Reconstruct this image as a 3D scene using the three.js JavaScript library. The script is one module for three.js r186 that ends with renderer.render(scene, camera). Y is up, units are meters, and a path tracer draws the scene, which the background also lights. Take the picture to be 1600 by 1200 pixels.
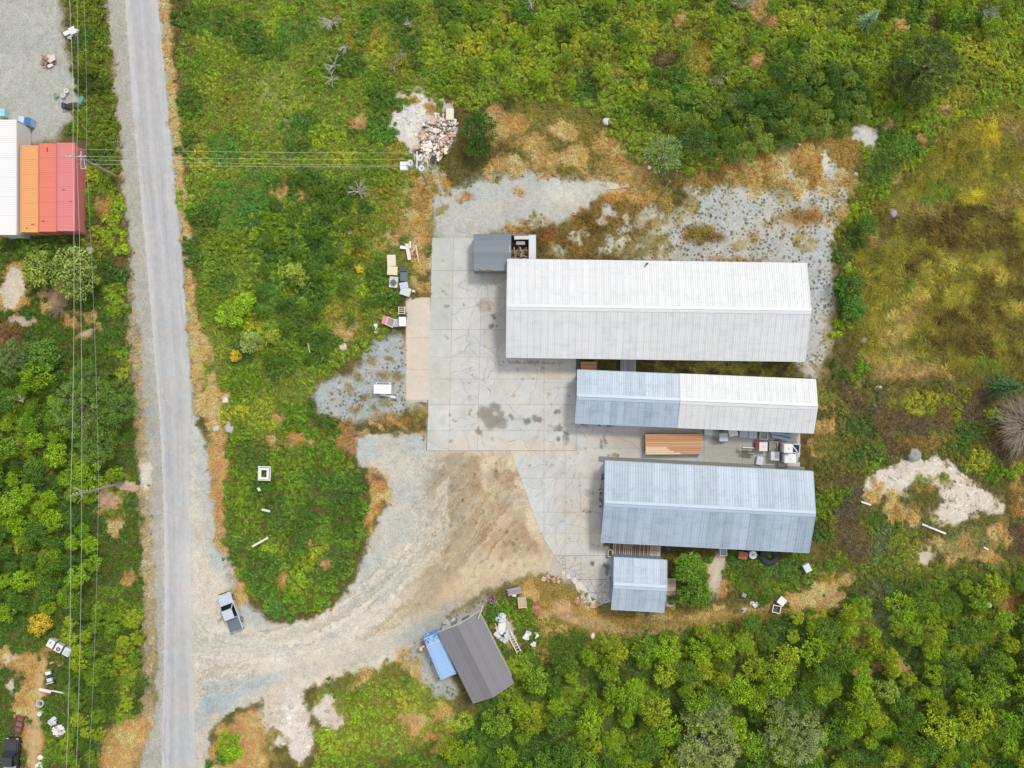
import * as THREE from 'three';
import { mergeGeometries } from 'three/addons/utils/BufferGeometryUtils.js';
import { RoundedBoxGeometry } from 'three/addons/geometries/RoundedBoxGeometry.js';

// ---------------------------------------------------------------- camera, sky, sun, exposure
const S = 0.09, CAM = 96;                       // ground metres per photo pixel, height of the drone
const scene = new THREE.Scene();
const camera = new THREE.PerspectiveCamera(2 * Math.atan(600 * S / CAM) * 180 / Math.PI, 4 / 3, 1, 3000);
camera.position.set(0, CAM, 0); camera.up.set(0, 0, -1); camera.lookAt(0, 0, 0);
scene.add(camera);
const renderer = new THREE.WebGLRenderer({ antialias: true });
renderer.setSize(1024, 768);
renderer.toneMapping = THREE.LinearToneMapping;
renderer.toneMappingExposure = 1.37;
renderer.shadowMap.enabled = true; renderer.shadowMap.type = THREE.PCFSoftShadowMap;
const sunDir = new THREE.Vector3(0.42, 1, -0.62).normalize();
{ // bright thin overcast, a little brighter about the veiled sun
  const w = 256, h = 128, d = new Float32Array(w * h * 4);
  for (let j = 0; j < h; j++) for (let i = 0; i < w; i++) {
    const e = ((j + .5) / h - .5) * Math.PI, a = ((i + .5) / w - .5) * 2 * Math.PI;
    const v = new THREE.Vector3(Math.cos(a) * Math.cos(e), Math.sin(e), Math.sin(a) * Math.cos(e));
    const up = Math.max(0, v.y), k = Math.max(0, v.dot(sunDir));
    const l = v.y < 0 ? 0.3 : 0.56 + 0.2 * up + 0.3 * Math.pow(k, 6);
    d.set([l * 0.985, l, l * 1.025, 1], (j * w + i) * 4);
  }
  const t = new THREE.DataTexture(d, w, h, THREE.RGBAFormat, THREE.FloatType);
  t.mapping = THREE.EquirectangularReflectionMapping; t.magFilter = THREE.LinearFilter; t.needsUpdate = true;
  scene.background = t; scene.environment = t;
}
const sun = new THREE.DirectionalLight(0xfff8ee, 2.0);
sun.position.copy(sunDir).multiplyScalar(200); sun.castShadow = true; sun.shadow.radius = 20;
Object.assign(sun.shadow.camera, { left: -90, right: 90, top: 90, bottom: -90, near: 10, far: 400 });
sun.shadow.mapSize.set(4096, 4096);
scene.add(sun, sun.target);

// ---------------------------------------------------------------- helpers
const GAIN = 1.55;                              // how bright a white sheet lying in this light photographs
function rng(seed) { let s = seed | 0; return () => { s = (s + 0x6d2b79f5) | 0; let t = Math.imul(s ^ (s >>> 15), 1 | s); t = (t + Math.imul(t ^ (t >>> 7), 61 | t)) ^ t; return ((t ^ (t >>> 14)) >>> 0) / 4294967296; }; }
const lin = (c) => c <= 0.04045 ? c / 12.92 : Math.pow((c + 0.055) / 1.055, 2.4);
const seen = (hex, f = 1) => { const n = parseInt(hex.slice(1), 16); return new THREE.Color().setRGB(...[n >> 16, n >> 8 & 255, n & 255].map((v) => Math.min(0.88, lin(v / 255) / GAIN * f))); };
const X = (px) => (px - 800) * S, Z = (py) => (py - 600) * S;
const at = (px, py, h = 0) => { const k = S * (CAM - h) / CAM; return new THREE.Vector3((px - 800) * k, h, (py - 600) * k); };   // where a thing h metres up stands, from its place in the photograph
const pts = (s) => s.trim().split(/\s+/).map((p) => p.split(',').map(Number));
const mats = new Map();
function mat(hex, rough = 0.8, o = {}) {
  const key = hex + rough + JSON.stringify(o);
  if (!mats.has(key)) mats.set(key, new THREE.MeshStandardMaterial({ color: seen(hex), roughness: rough, side: THREE.DoubleSide, ...o }));
  return mats.get(key);
}
const used = new Map();
function numbered(name) { const n = used.get(name) ?? 0; used.set(name, n + 1); return n ? name + '_' + String(n).padStart(3, '0') : name; }
function mesh(name, geo, m, parent) { const o = new THREE.Mesh(geo, m); o.name = numbered(name); o.castShadow = o.receiveShadow = true; (parent ?? scene).add(o); return o; }
function thing(name, label, category, pos = [0, 0, 0], turn = 0, group) {
  const o = new THREE.Group(); o.name = numbered(name); o.position.set(...(pos.isVector3 ? pos.toArray() : pos)); o.rotation.y = turn;
  o.userData = { label, category }; if (group) o.userData.group = group; scene.add(o); return o;
}
function tag(o, label, category, group) { o.userData.label = label; o.userData.category = category; if (group) o.userData.group = group; return o; }
const tf = (g, x = 0, y = 0, z = 0, rx = 0, ry = 0, rz = 0) => { if (rx) g.rotateX(rx); if (rz) g.rotateZ(rz); if (ry) g.rotateY(ry); return g.translate(x, y, z); };
const box = (w, h, d, x = 0, y = 0, z = 0, ry = 0, rx = 0, rz = 0) => tf(new THREE.BoxGeometry(w, h, d), x, y, z, rx, ry, rz);   // centred at x,y,z
const rbox = (w, h, d, x = 0, y = 0, z = 0, r = 0.03, ry = 0) => tf(new RoundedBoxGeometry(w, h, d, 2, r), x, y, z, 0, ry);
const cyl = (r, h, x = 0, y = 0, z = 0, n = 14, r2 = r) => new THREE.CylinderGeometry(r2, r, h, n).translate(x, y, z);
function bar(a, b, r, n = 6, r2 = r) { const d = new THREE.Vector3().subVectors(b, a); const g = new THREE.CylinderGeometry(r2, r, d.length(), n); g.applyQuaternion(new THREE.Quaternion().setFromUnitVectors(new THREE.Vector3(0, 1, 0), d.clone().normalize())); return g.translate((a.x + b.x) / 2, (a.y + b.y) / 2, (a.z + b.z) / 2); }
const V3 = (x, y, z) => new THREE.Vector3(x, y, z);
function merge(list) { return mergeGeometries(list.map((g) => { const q = g.index ? g.toNonIndexed() : g; for (const k of Object.keys(q.attributes)) if (!['position', 'normal', 'uv'].includes(k)) q.deleteAttribute(k); return q; })); }
// smooth noise from a lattice that repeats every 256 cells
const lattice = (() => { const r = rng(77), a = new Float32Array(65536); for (let i = 0; i < 65536; i++) a[i] = r(); return a; })();
function noise(x, y) {
  const xi = Math.floor(x), yi = Math.floor(y); let u = x - xi, v = y - yi; u = u * u * (3 - 2 * u); v = v * v * (3 - 2 * v);
  const a = xi & 255, b = (xi + 1) & 255, c = (yi & 255) << 8, d = ((yi + 1) & 255) << 8;
  const p = lattice[c + a], q = lattice[c + b], r = lattice[d + a], s = lattice[d + b];
  return p + (q - p) * u + (r - p) * v + (p - q - r + s) * u * v;
}
const fbm = (x, y) => (noise(x, y) * 0.5 + noise(x * 2.03 + 17, y * 2.03 + 5) * 0.27 + noise(x * 4.1 + 3, y * 4.1 + 41) * 0.15 + noise(x * 8.3 + 9, y * 8.3 + 13) * 0.08);
const clamp01 = (x) => Math.min(1, Math.max(0, x)), ss = (a, b, x) => { x = clamp01((x - a) / (b - a)); return x * x * (3 - 2 * x); };
function inside(poly, x, y) { let c = false; for (let i = 0, j = poly.length - 1; i < poly.length; j = i++) { const [a, b] = poly[i], [d, e] = poly[j]; if ((b > y) !== (e > y) && x < (d - a) * (y - b) / (e - b) + a) c = !c; } return c; }

// ---------------------------------------------------------------- the plan of the site, drawn in photo pixels
const OX = 100, OY = 75, CW = 1800, CH = 1350;
function sheet() { const c = document.createElement('canvas'); c.width = CW; c.height = CH; const k = c.getContext('2d'); k.translate(OX, OY); k.lineCap = k.lineJoin = 'round'; return k; }
const soil = sheet(), sort = sheet(), plants = sheet(), size = sheet();   // ground colours; what the ground is made of; colour and cover of the bushes; their size
function trace(k, p, smooth) {
  k.beginPath();
  if (!smooth) p.forEach(([x, y], i) => i ? k.lineTo(x, y) : k.moveTo(x, y));
  else { const n = p.length, m = (i) => [(p[i % n][0] + p[(i + 1) % n][0]) / 2, (p[i % n][1] + p[(i + 1) % n][1]) / 2]; k.moveTo(...m(n - 1)); for (let i = 0; i < n; i++) k.quadraticCurveTo(...p[i], ...m(i)); }
  k.closePath();
}
const KIND = { soil: '#000000', grass: '#0000c0', thin: '#000060', reed: '#0000ff', gravel: '#ff0000', weedy: '#ff0050', hard: '#00ff00', dirt: '#600000' };
function G(kind, col, poly, blur = 3, alpha = 1, smooth = true) {
  const p = typeof poly === 'string' ? pts(poly) : poly;
  for (const [k, c] of [[soil, col], [sort, KIND[kind]]]) { k.filter = blur ? `blur(${blur}px)` : 'none'; k.globalAlpha = alpha; k.fillStyle = c; trace(k, p, smooth); k.fill(); k.filter = 'none'; k.globalAlpha = 1; }
}
function ell(k, col, x, y, rx, ry, rot, blur, alpha) { // a soft-edged ellipse
  const R = Math.max(rx, ry) + blur, a = Math.max(.3, rx), b = Math.max(.3, ry), e = Math.min(.95, blur * 1.3 / Math.min(a, b)), n = parseInt(col.slice(1), 16), rgb = col[0] === '#' && col.length === 7 ? `${n >> 16},${n >> 8 & 255},${n & 255}` : col === '#fff' ? '255,255,255' : col.slice(4, -1);
  k.save(); k.translate(x, y); k.rotate(rot); k.scale(a, b); const g = k.createRadialGradient(0, 0, 0, 0, 0, 1 + e * .6); for (const [s, f] of [[0, 1], [1 - e * .8, 1], [1 - e * .2, .72], [1 + e * .2, .28], [1 + e * .6, 0]]) g.addColorStop(Math.min(1, Math.max(0, s / (1 + e * .6))), `rgba(${rgb},${f * alpha})`); k.fillStyle = g; k.fillRect(-2, -2, 4, 4); k.restore();
}
function Gb(kind, col, x, y, rx, ry = rx, rot = 0, alpha = 1, blur = 4) { ell(soil, col, x, y, rx, ry, rot, blur, alpha); if (kind) ell(sort, KIND[kind], x, y, rx, ry, rot, blur, alpha); }
function stroke(k, col, poly, width, alpha, blur = 0) { const p = typeof poly === 'string' ? pts(poly) : poly; k.filter = blur ? `blur(${blur}px)` : 'none'; k.globalAlpha = alpha; k.strokeStyle = col; k.lineWidth = width; k.beginPath(); k.moveTo(...p[0]); for (let i = 1; i < p.length - 1; i++) k.quadraticCurveTo(...p[i], (p[i][0] + p[i + 1][0]) / 2, (p[i][1] + p[i + 1][1]) / 2); k.lineTo(...p[p.length - 1]); k.stroke(); k.filter = 'none'; k.globalAlpha = 1; }
const tall = (s) => { const v = Math.round(clamp01(s) * 255); return `rgb(${v},${v},${v})`; };
function P(col, tallness, poly, blur = 6, alpha = 1) { for (const [k, c] of [[plants, col], [size, tall(tallness)]]) { k.filter = `blur(${blur}px)`; k.globalAlpha = alpha; k.fillStyle = c; trace(k, pts(poly), true); k.fill(); k.filter = 'none'; k.globalAlpha = 1; } }
function Pb(col, tallness, x, y, rx, ry = rx, rot = 0, alpha = 0.9, blur = 3) { ell(plants, col, x, y, rx, ry, rot, blur, alpha); ell(size, tall(tallness), x, y, rx, ry, rot, blur, alpha); }
function clear(poly, blur = 3) { plants.globalCompositeOperation = 'destination-out'; plants.filter = blur ? `blur(${blur}px)` : 'none'; plants.fillStyle = '#fff'; trace(plants, typeof poly === 'string' ? pts(poly) : poly, true); plants.fill(); plants.filter = 'none'; plants.globalCompositeOperation = 'source-over'; }
function bare(x, y, rx, ry = rx, rot = 0, alpha = 1) { plants.globalCompositeOperation = 'destination-out'; ell(plants, '#fff', x, y, rx, ry, rot, 3, alpha); plants.globalCompositeOperation = 'source-over'; }
const strawR = rng(909), STRAW = ['#d4b074', '#caa264', '#dcbd86', '#ba9658', '#a68c50'];
function straw(x, y, rx, ry = rx, col, rot = 0) { // a ragged patch of dead grass
  for (let i = 0; i < 9; i++) { const g = strawR() * 6.283, d = Math.sqrt(strawR()) * .85, u = Math.cos(g) * d * rx, v = Math.sin(g) * d * ry, s = .28 + strawR() * .38, c = col && strawR() < .6 ? col : STRAW[Math.floor(strawR() * 5)], px = x + u * Math.cos(rot) - v * Math.sin(rot), py = y + u * Math.sin(rot) + v * Math.cos(rot), a = .55 + strawR() * .45; Gb('grass', c, px, py, rx * s, ry * s * (.7 + strawR() * .6), rot + strawR(), a, 3); bare(px, py, rx * s * .9, ry * s * .9, rot, a); }
}
function ragged2(kind, x, y, rx, ry, cols, n = 14, bareToo = true) { for (let i = 0; i < n; i++) { const g = strawR() * 6.283, d = Math.sqrt(strawR()) * .9, px = x + Math.cos(g) * d * rx, py = y + Math.sin(g) * d * ry, s = .16 + strawR() * .3, a = .5 + strawR() * .5; Gb(kind, cols[Math.floor(strawR() * cols.length)], px, py, rx * s, ry * s, strawR() * 3, a, 3); if (bareToo) bare(px, py, rx * s, ry * s, 0, a * .8); } }
// outlines
const ROAD_L = '185,-90 196,0 206,150 219,300 229,400 239,525 245,600 252,700 256,800 258,900 257,1000 255,1100 253,1200 249,1290';
const ROAD_R = '237,-90 247,0 260,150 274,300 284,400 293,525 299,600 297,700 298,800 299,900 300,1000 303,1100 306,1200 309,1290';
const roadL = pts(ROAD_L), roadR = pts(ROAD_R);
const along = (t, y) => { for (let i = 1; i < t.length; i++) if (y <= t[i][1] || i === t.length - 1) { const [a, b] = t[i - 1], [c, d] = t[i]; return a + (c - a) * (y - b) / (d - b); } };
const ROAD = [...roadL, ...roadR.slice().reverse()];
const SHOULDER_L = '158,-90 169,0 180,120 189,220 194,300 204,400 210,470 216,525 222,600 229,700 235,800 240,900 243,1000 245,1090 236,1140 216,1200 200,1290 262,1290 262,1100 264,1000 264,900 262,800 258,700 250,600 244,525 234,400 224,300 211,150 201,0 190,-90';
const SHOULDER_R = '232,-90 242,0 268,300 293,600 292,1000 300,1290 330,1290 322,1200 332,1150 340,900 331,800 327,720 318,680 304,655 301,600 277,300 263,150 250,0 240,-90';
const DRIVE = '296,655 318,680 327,720 331,800 341,860 353,905 366,925 386,945 405,960 425,969 450,975 475,973 502,962 522,948 541,924 563,891 574,855 588,815 612,782 606,752 578,736 556,716 541,702 543,685 580,676 622,680 667,668 672,704 760,700 812,706 826,768 850,833 880,868 900,905 880,906 860,901 830,893 800,905 770,915 740,931 722,946 700,965 690,985 662,1002 640,1016 600,1035 560,1046 520,1056 490,1070 470,1082 440,1084 413,1090 400,1105 370,1105 346,1120 331,1140 322,1170 314,1210 312,1290 300,1290 296,1000';
const HOUSE_LOT = '632,1020 662,998 705,962 745,938 770,930 752,960 700,985 680,1000 700,1045 722,1085 705,1092 680,1088 650,1062';
const LOT_NW = '488,604 486,628 500,646 526,655 562,662 600,652 640,642 668,635 640,615 637,520 612,518 586,530 570,548 560,575 540,590 520,586';
const LOT_TOP = '672,300 680,350 674,376 745,378 762,361 832,366 852,356 882,345 920,326 932,302 985,300 991,291 942,284 925,271 900,284 862,270 800,264 752,276 720,296 700,290';
const LOT_NE = '950,410 1000,372 1040,346 1062,320 1130,284 1200,297 1280,300 1326,320 1312,346 1299,380 1306,420 1303,470 1300,540 1280,592 1240,592 1240,420';
const YARD = '675,372 800,372 800,556 905,556 905,660 1250,672 1250,740 945,740 945,850 957,858 957,950 940,945 890,905 845,835 822,770 800,708 796,704.3 666,704.3 670,500';
const OUTCROP = '1350,748 1400,718 1450,714 1482,714 1511,745 1551,770 1577,801 1555,806 1520,796 1506,820 1480,826 1450,811 1469,790 1474,766 1450,755 1425,756 1400,770 1376,776 1360,786 1348,772';
const WHITE_A = '412,1088 472,1078 479,1110 481,1130 496,1141 491,1166 479,1191 455,1191 449,1160 425,1141 413,1120';
const WHITE_B = '491,1100 515,1082 526,1090 523,1110 541,1130 526,1141 506,1141 494,1126 487,1114';
const RUBBLE = '609,180 632,168 640,148 656,134 668,158 690,158 682,186 705,182 713,215 692,240 672,256 660,276 646,250 626,222';
const LOT_W = '-100,-90 92,-90 98,40 108,100 130,150 118,180 95,205 90,226 -100,226';
const ISLAND = '345,650 500,660 535,700 575,740 572,860 540,925 480,965 425,965 385,935 345,860 335,760';

// the ground
soil.fillStyle = '#6a6338'; soil.fillRect(-OX, -OY, CW, CH);
sort.fillStyle = '#000060'; sort.fillRect(-OX, -OY, CW, CH);
size.fillStyle = '#808080'; size.fillRect(-OX, -OY, CW, CH);
G('grass', '#80863f', '262,-90 700,-90 690,240 660,420 630,470 480,600 500,660 345,700 318,560', 8);
G('grass', '#a0a058', '396,120 465,95 470,190 440,210 398,205', 8);
G('grass', '#4d7034', '400,300 520,280 540,420 470,520 380,420 360,330', 12);
G('grass', '#857f3e', '780,150 950,160 945,280 880,290 800,250', 10);
G('reed', '#8a8434', '1345,330 1420,280 1480,180 1600,150 1700,150 1700,590 1540,590 1440,570 1340,590 1330,470', 10);
G('grass', '#9c8a4c', '925,240 1010,240 1065,330 1040,350 1000,370 935,320'); G('grass', '#a48a4a', '1290,210 1345,190 1350,300 1300,330 1200,300 1100,290 1040,300 1100,250 1200,230', 8);
G('grass', '#6d6b3c', '1290,590 1480,590 1560,700 1600,900 1450,900 1290,900 1280,740', 12);
G('grass', '#a08a4c', '800,895 870,900 900,925 957,955 1100,950 1210,945 1330,885 1345,905 1240,955 1100,990 990,1000 900,990 850,960 820,940', 6);
G('grass', '#84843c', '480,1082 520,1060 640,1018 720,1090 700,1150 600,1190 500,1200 500,1140', 8);
// verges
const leftVerge = [...roadL.map(([x, y]) => [x - 34 + noise(y * .02, 3) * 10 - (y > 520 ? 8 : 0), y]), ...roadL.slice().reverse().map(([x, y]) => [x - 14, y])];
G('grass', '#b8a886', leftVerge, 3);
G('grass', '#d8b57c', '243,-90 250,0 263,150 277,300 287,400 296,525 303,600 303,650 328,655 326,720 340,860 352,905 366,927 388,946 392,936 374,915 360,880 352,840 350,760 354,700 345,650 340,600 338,545 322,525 309,500 304,440 297,370 291,300 287,250 277,150 266,20 256,-90', 2);
G('grass', '#cfa068', '330,665 352,665 356,720 352,790 345,840 352,870 372,890 384,920 392,945 380,942 350,905 336,850 330,780', 3);
straw(326, 600, 5, 40, '#7d8a3c', .05);
G('grass', '#cba46c', '160,1140 200,1125 236,1110 244,1120 216,1200 150,1290 150,1200', 5);
G('grass', '#cba068', '322,1190 338,1150 362,1125 390,1110 415,1110 420,1200 424,1290 316,1290', 3);
// gravel, dirt and rock
G('gravel', '#b6b4aa', SHOULDER_L, 2); G('gravel', '#c0c3c2', SHOULDER_R, 2);
G('gravel', '#d0c9bb', DRIVE, 2); G('weedy', '#b2b4ac', HOUSE_LOT, 4); G('weedy', '#b0b6b6', LOT_NW, 3);
G('gravel', '#c2c2bc', LOT_TOP, 4); G('weedy', '#bfc0ba', LOT_NE, 4); G('gravel', '#b9bab4', LOT_W, 4);
G('gravel', '#ddd3c6', OUTCROP, 2); G('gravel', '#dfd6cb', WHITE_A, 2); G('gravel', '#d8ccc1', WHITE_B, 2); G('gravel', '#ded9d1', RUBBLE, 3); ragged2('gravel', 635, 185, 26, 40, ['#e4e1dc', '#d3cdc4', '#eae6df'], 26); ragged2('gravel', 690, 180, 20, 30, ['#e4dccf', '#d8cdbd'], 12); ragged2('gravel', 445, 1120, 34, 44, ['#e6dfd5', '#d2c6b9', '#ddd2c6'], 22); ragged2('thin', 440, 1165, 24, 26, ['#a8956c', '#8f8650'], 8, false); ragged2('gravel', 512, 1115, 22, 26, ['#e0d6cb', '#cdbfb3'], 10);
// drive: blue gravel at the mouth, pale dust on the bend, brown dirt before the slabs
const blueGrey = '#b9c0c1';
Gb(0, '#adbabf', 345, 1078, 30, 36, .6, .85, 8); Gb(0, '#adbabf', 322, 1105, 12, 40, .3, .7, 6); Gb(0, '#b0bcc0', 385, 1072, 34, 14, -.4, .75, 7); Gb(0, blueGrey, 320, 770, 12, 90, -.1, .6, 6); Gb(0, blueGrey, 350, 890, 16, 34, -.5, .8, 6); Gb(0, blueGrey, 388, 957, 30, 12, .5, .8, 6); Gb(0, blueGrey, 415, 1062, 34, 12, -.4, .8, 6);
Gb(0, blueGrey, 570, 700, 26, 20, .5, .8, 6); Gb(0, blueGrey, 640, 800, 40, 60, .5, .4, 14); Gb(0, blueGrey, 650, 695, 40, 18, 0, .6, 8); Gb(0, blueGrey, 585, 880, 20, 34, .4, .6, 8); Gb(0, '#adb4b2', 655, 985, 34, 14, -.7, .8, 6); Gb(0, '#aab0ae', 690, 960, 26, 10, -.7, .7, 6);
Gb(0, '#d3cec2', 420, 1020, 90, 34, -.25, .8, 14); Gb(0, '#d5cdbd', 560, 985, 110, 30, -.45, .8, 14); Gb(0, '#d9d0c0', 340, 960, 26, 60, .1, .7, 10);
G('dirt', '#c3b198', '676,712 700,704 770,703 800,712 822,770 845,835 870,872 850,893 800,903 740,930 690,955 620,985 640,900 680,830 685,760', 12, .95);
G('dirt', '#ab9f8a', '676,708 748,706 742,745 730,790 722,850 690,880 672,820 668,760', 4, .85); G('dirt', '#b79d7b', '735,720 755,706 760,706 750,730 752,760 775,775 800,800 820,860 790,880 740,850 735,790', 4, .85);
G('dirt', '#dccab0', '757,707 800,711 816,745 822,770 812,772 790,728 765,728 758,745 760,762 775,770 770,776 754,764 750,735', 2.5, .95); G('dirt', '#a68c70', '768,734 785,728 806,733 812,738 806,746 800,768 790,762 772,748 765,740', 2, .9); G('dirt', '#b0987a', '795,812 822,808 838,840 850,868 820,858', 2.5, .8); Gb('dirt', '#c3b6a2', 742, 779, 7, 9, 0, .8, 2); Gb('dirt', '#d6c8b2', 690, 728, 10, 6, 0, .7, 3);
Gb('dirt', '#dcc9a8', 815, 885, 50, 14, -.1, .8, 7); Gb('dirt', '#d8c6a6', 780, 815, 22, 16, .2, .7, 6); Gb('dirt', '#dbcbb0', 783, 722, 24, 12, .2, .8, 5); Gb(0, '#ddc9a6', 745, 900, 60, 20, -.5, .6, 10); Gb('dirt', '#dfd0b2', 836, 825, 8, 34, -.3, .7, 4);
Gb(0, '#bba582', 655, 925, 60, 20, -.6, .7, 8);
Gb(0, '#ddd7ca', 370, 1010, 46, 36, -.1, .8, 16); Gb(0, '#ded7c8', 480, 1010, 80, 26, -.25, .7, 14); Gb(0, '#dfd8c9', 345, 985, 24, 60, 0, .6, 12); Gb(0, '#e0d6c4', 610, 950, 70, 18, -.5, .6, 12); Gb(0, '#d9d4c8', 310, 900, 8, 60, 0, .6, 5);
{ // wheel tracks swept round the bend and across the dirt
  const r = rng(5);
  for (let i = 0; i < 170; i++) { const o = (r() - .5) * 84, e = (r() - .5) * 120; stroke(soil, r() < .55 ? '#e4dccb' : r() < .5 ? '#a39a88' : '#b5bab8', [[306, 985 + r() * 90], [400, 1015 + o * .5], [520, 985 + o * .7], [620, 900 + o], [700, 800 + e]], 1 + r() * 3, .2 + r() * .2); }
  for (let i = 0; i < 130; i++) { const a = 680 + r() * 140, b = 740 + r() * 140; stroke(soil, r() < .55 ? '#e2d0ae' : '#8c7558', [[a - 45, b + 55], [a - 5, b], [a + 22 + r() * 20, b - 38]], .6 + r() * 1.3, .3); }
  for (let i = 0; i < 46; i++) { const o = r() * 60; stroke(soil, r() < .5 ? '#8f7a5e' : '#dccbab', [[560 + o, 1000 - o * .3], [660 + o * .6, 925 - o * .5], [740 + o * .6, 820 - o * .3], [770 + r() * 30, 720]], .8 + r() * 1.6, .22); }
  for (let i = 0; i < 26; i++) { const y = 720 + i * 7 + r() * 4; stroke(soil, '#8f9694', [[590 + r() * 30, y + 4], [640, y + 3], [668 + r() * 20, y]], 1, .35); }
  for (let i = 0; i < 40; i++) { const o = r() * 90; stroke(soil, r() < .5 ? '#a8a28f' : '#dcd8cc', [[310, 1000 + o], [330, 1030 + o * .8], [400, 1056 + o * .3 - 20]], 1 + r(), .34); }
  for (let i = 0; i < 40; i++) { const o = r() * 70; stroke(soil, r() < .7 ? '#e2dccf' : '#a9a595', [[308, 930 + o], [330, 985 + o * .7], [420, 1000 + o * .5], [520, 985 + o * .4], [600, 940 + o * .4]], 1 + r() * 2, .26); }
}
Gb('dirt', '#e4d8c2', 590, 1036, 50, 7, -.28, .9, 3); Gb('dirt', '#e3d6bf', 500, 1062, 34, 6, -.3, .8, 3);
// light rock and dead-grass patches in the gravel lots
for (const s of ['640,160,14,20', '625,205,12,20', '660,200,18,16']) { const [x, y, a, b] = s.split(',').map(Number); Gb(0, '#dcdad6', x, y, a, b, .3, .7, 5); }
Gb('dirt', '#e6cfb6', 672, 220, 26, 24, 0, .9, 6); straw(641, 156, 9, 8, '#c69a5c'); straw(673, 172, 8, 8, '#b08052');
Gb(0, '#d6d2c8', 890, 300, 40, 18, 0, .7, 8); Gb('dirt', '#d9cbb6', 905, 330, 12, 22, .3, .6, 6); Gb(0, blueGrey, 760, 300, 40, 16, 0, .5, 8); Gb('dirt', '#ddd3c0', 958, 289, 26, 6, .2, .9, 3); Gb('grass', '#b78850', 728, 310, 12, 6, 0, .9); Gb('grass', '#b78850', 812, 300, 10, 6, 0, .7);
Gb(0, blueGrey, 1140, 335, 60, 26, 0, .5, 10); Gb(0, '#c0c6c8', 1283, 440, 16, 80, 0, .7, 8); Gb('gravel', '#e2dcd2', 1306, 285, 10, 22, .7, .9, 4); Gb('gravel', '#dcd9d2', 1348, 210, 22, 10, .3, 1, 4); Gb('gravel', '#cfcfca', 1366, 230, 12, 22, .2, 1, 4); Gb('gravel', '#dedad0', 1290, 250, 7, 18, -.4, 1, 3);
G('grass', '#8a7444', '838,404 850,362 900,350 935,314 1000,312 1040,322 1000,372 962,402', 5); G('grass', '#cf9a58', '925,312 960,296 1010,296 1030,304 1010,316 960,318', 4); straw(815, 358, 28, 6, '#ad8a4c');
G('grass', '#80663c', '1062,372 1072,356 1100,350 1120,362 1140,372 1110,382 1075,378', 4); G('grass', '#9c8250', '1105,405 1200,402 1200,408 1105,410', 2); G('grass', '#a57d46', '1215,330 1280,320 1290,345 1260,352 1230,350', 6);
straw(540, 680, 12, 30, '#b98a55', -.5); straw(592, 772, 14, 30, '#bf8d52', -.25); straw(585, 742, 14, 10, '#806a55', .6); straw(575, 820, 9, 20, '#b58a4e', .2); straw(620, 662, 44, 9, '#a88350', .05); straw(655, 645, 11, 14, '#8f8540'); straw(556, 672, 20, 5, '#9a7a50', -.2);
for (const s of ['560,590', '548,606', '572,622', '600,628', '548,570', '583,560', '610,560', '600,585', '622,588', '556,640', '585,640']) { const [x, y] = s.split(',').map(Number); Gb('grass', '#8d7a46', x, y, 9, 6, x, .75, 4); }
// marsh tussocks, dry and wet
for (const q of `1500 330 40 26 d|1470 370 40 20 d|1550 380 40 30 d|1590 430 20 40 d|1440 420 30 24 d|1520 450 50 26 o|1470 470 30 30 o|1560 500 40 26 d|1500 540 60 24 d|1420 545 40 20 o|1590 540 20 30 d|1410 500 24 20 s|1430 470 20 30 s|1390 520 26 20 s|1380 560 34 14 s|1450 350 50 26 d|1560 450 40 20 d|1480 500 40 16 d|1540 340 40 16 d|1530 230 30 26 y|1545 205 26 16 y|1520 310 22 16 y|1595 330 14 18 y|1500 250 26 30 o|1570 260 24 40 o|1460 300 26 24 g|1480 410 26 16 y2|1530 415 24 14 y2|1555 420 12 30 y2|1500 460 22 16 y2|1440 440 16 30 y2|1415 450 10 16 g|1400 350 30 24 d|1370 380 20 20 s2|1375 420 24 30 o|1350 440 14 40 o|1420 330 30 16 s2|1590 300 20 30 s2|1560 320 24 20 s2|1590 210 24 26 s2|1410 560 30 14 s|1460 580 30 8 s|1540 570 20 12 g|1470 330 22 14 s2|1580 480 16 24 y2`.split('|')) { const [x, y, a, b, k] = q.split(' '); ragged2('reed', +x, +y, +a, +b, { d: ['#5d5128', '#6a5d2e', '#544a26', '#726532'], o: ['#7d7a30', '#6f6e2c', '#8a8438'], s: ['#ae984e', '#bda65e', '#9a8646'], y: ['#c2ae30', '#b3a22c', '#cdbb3c'], y2: ['#a59a40', '#b3a850', '#989036'], g: ['#6f8a30', '#7b9436', '#5f7a2c'], s2: ['#94844a', '#a29056', '#847640'] }[k], 16, false); }
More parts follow.
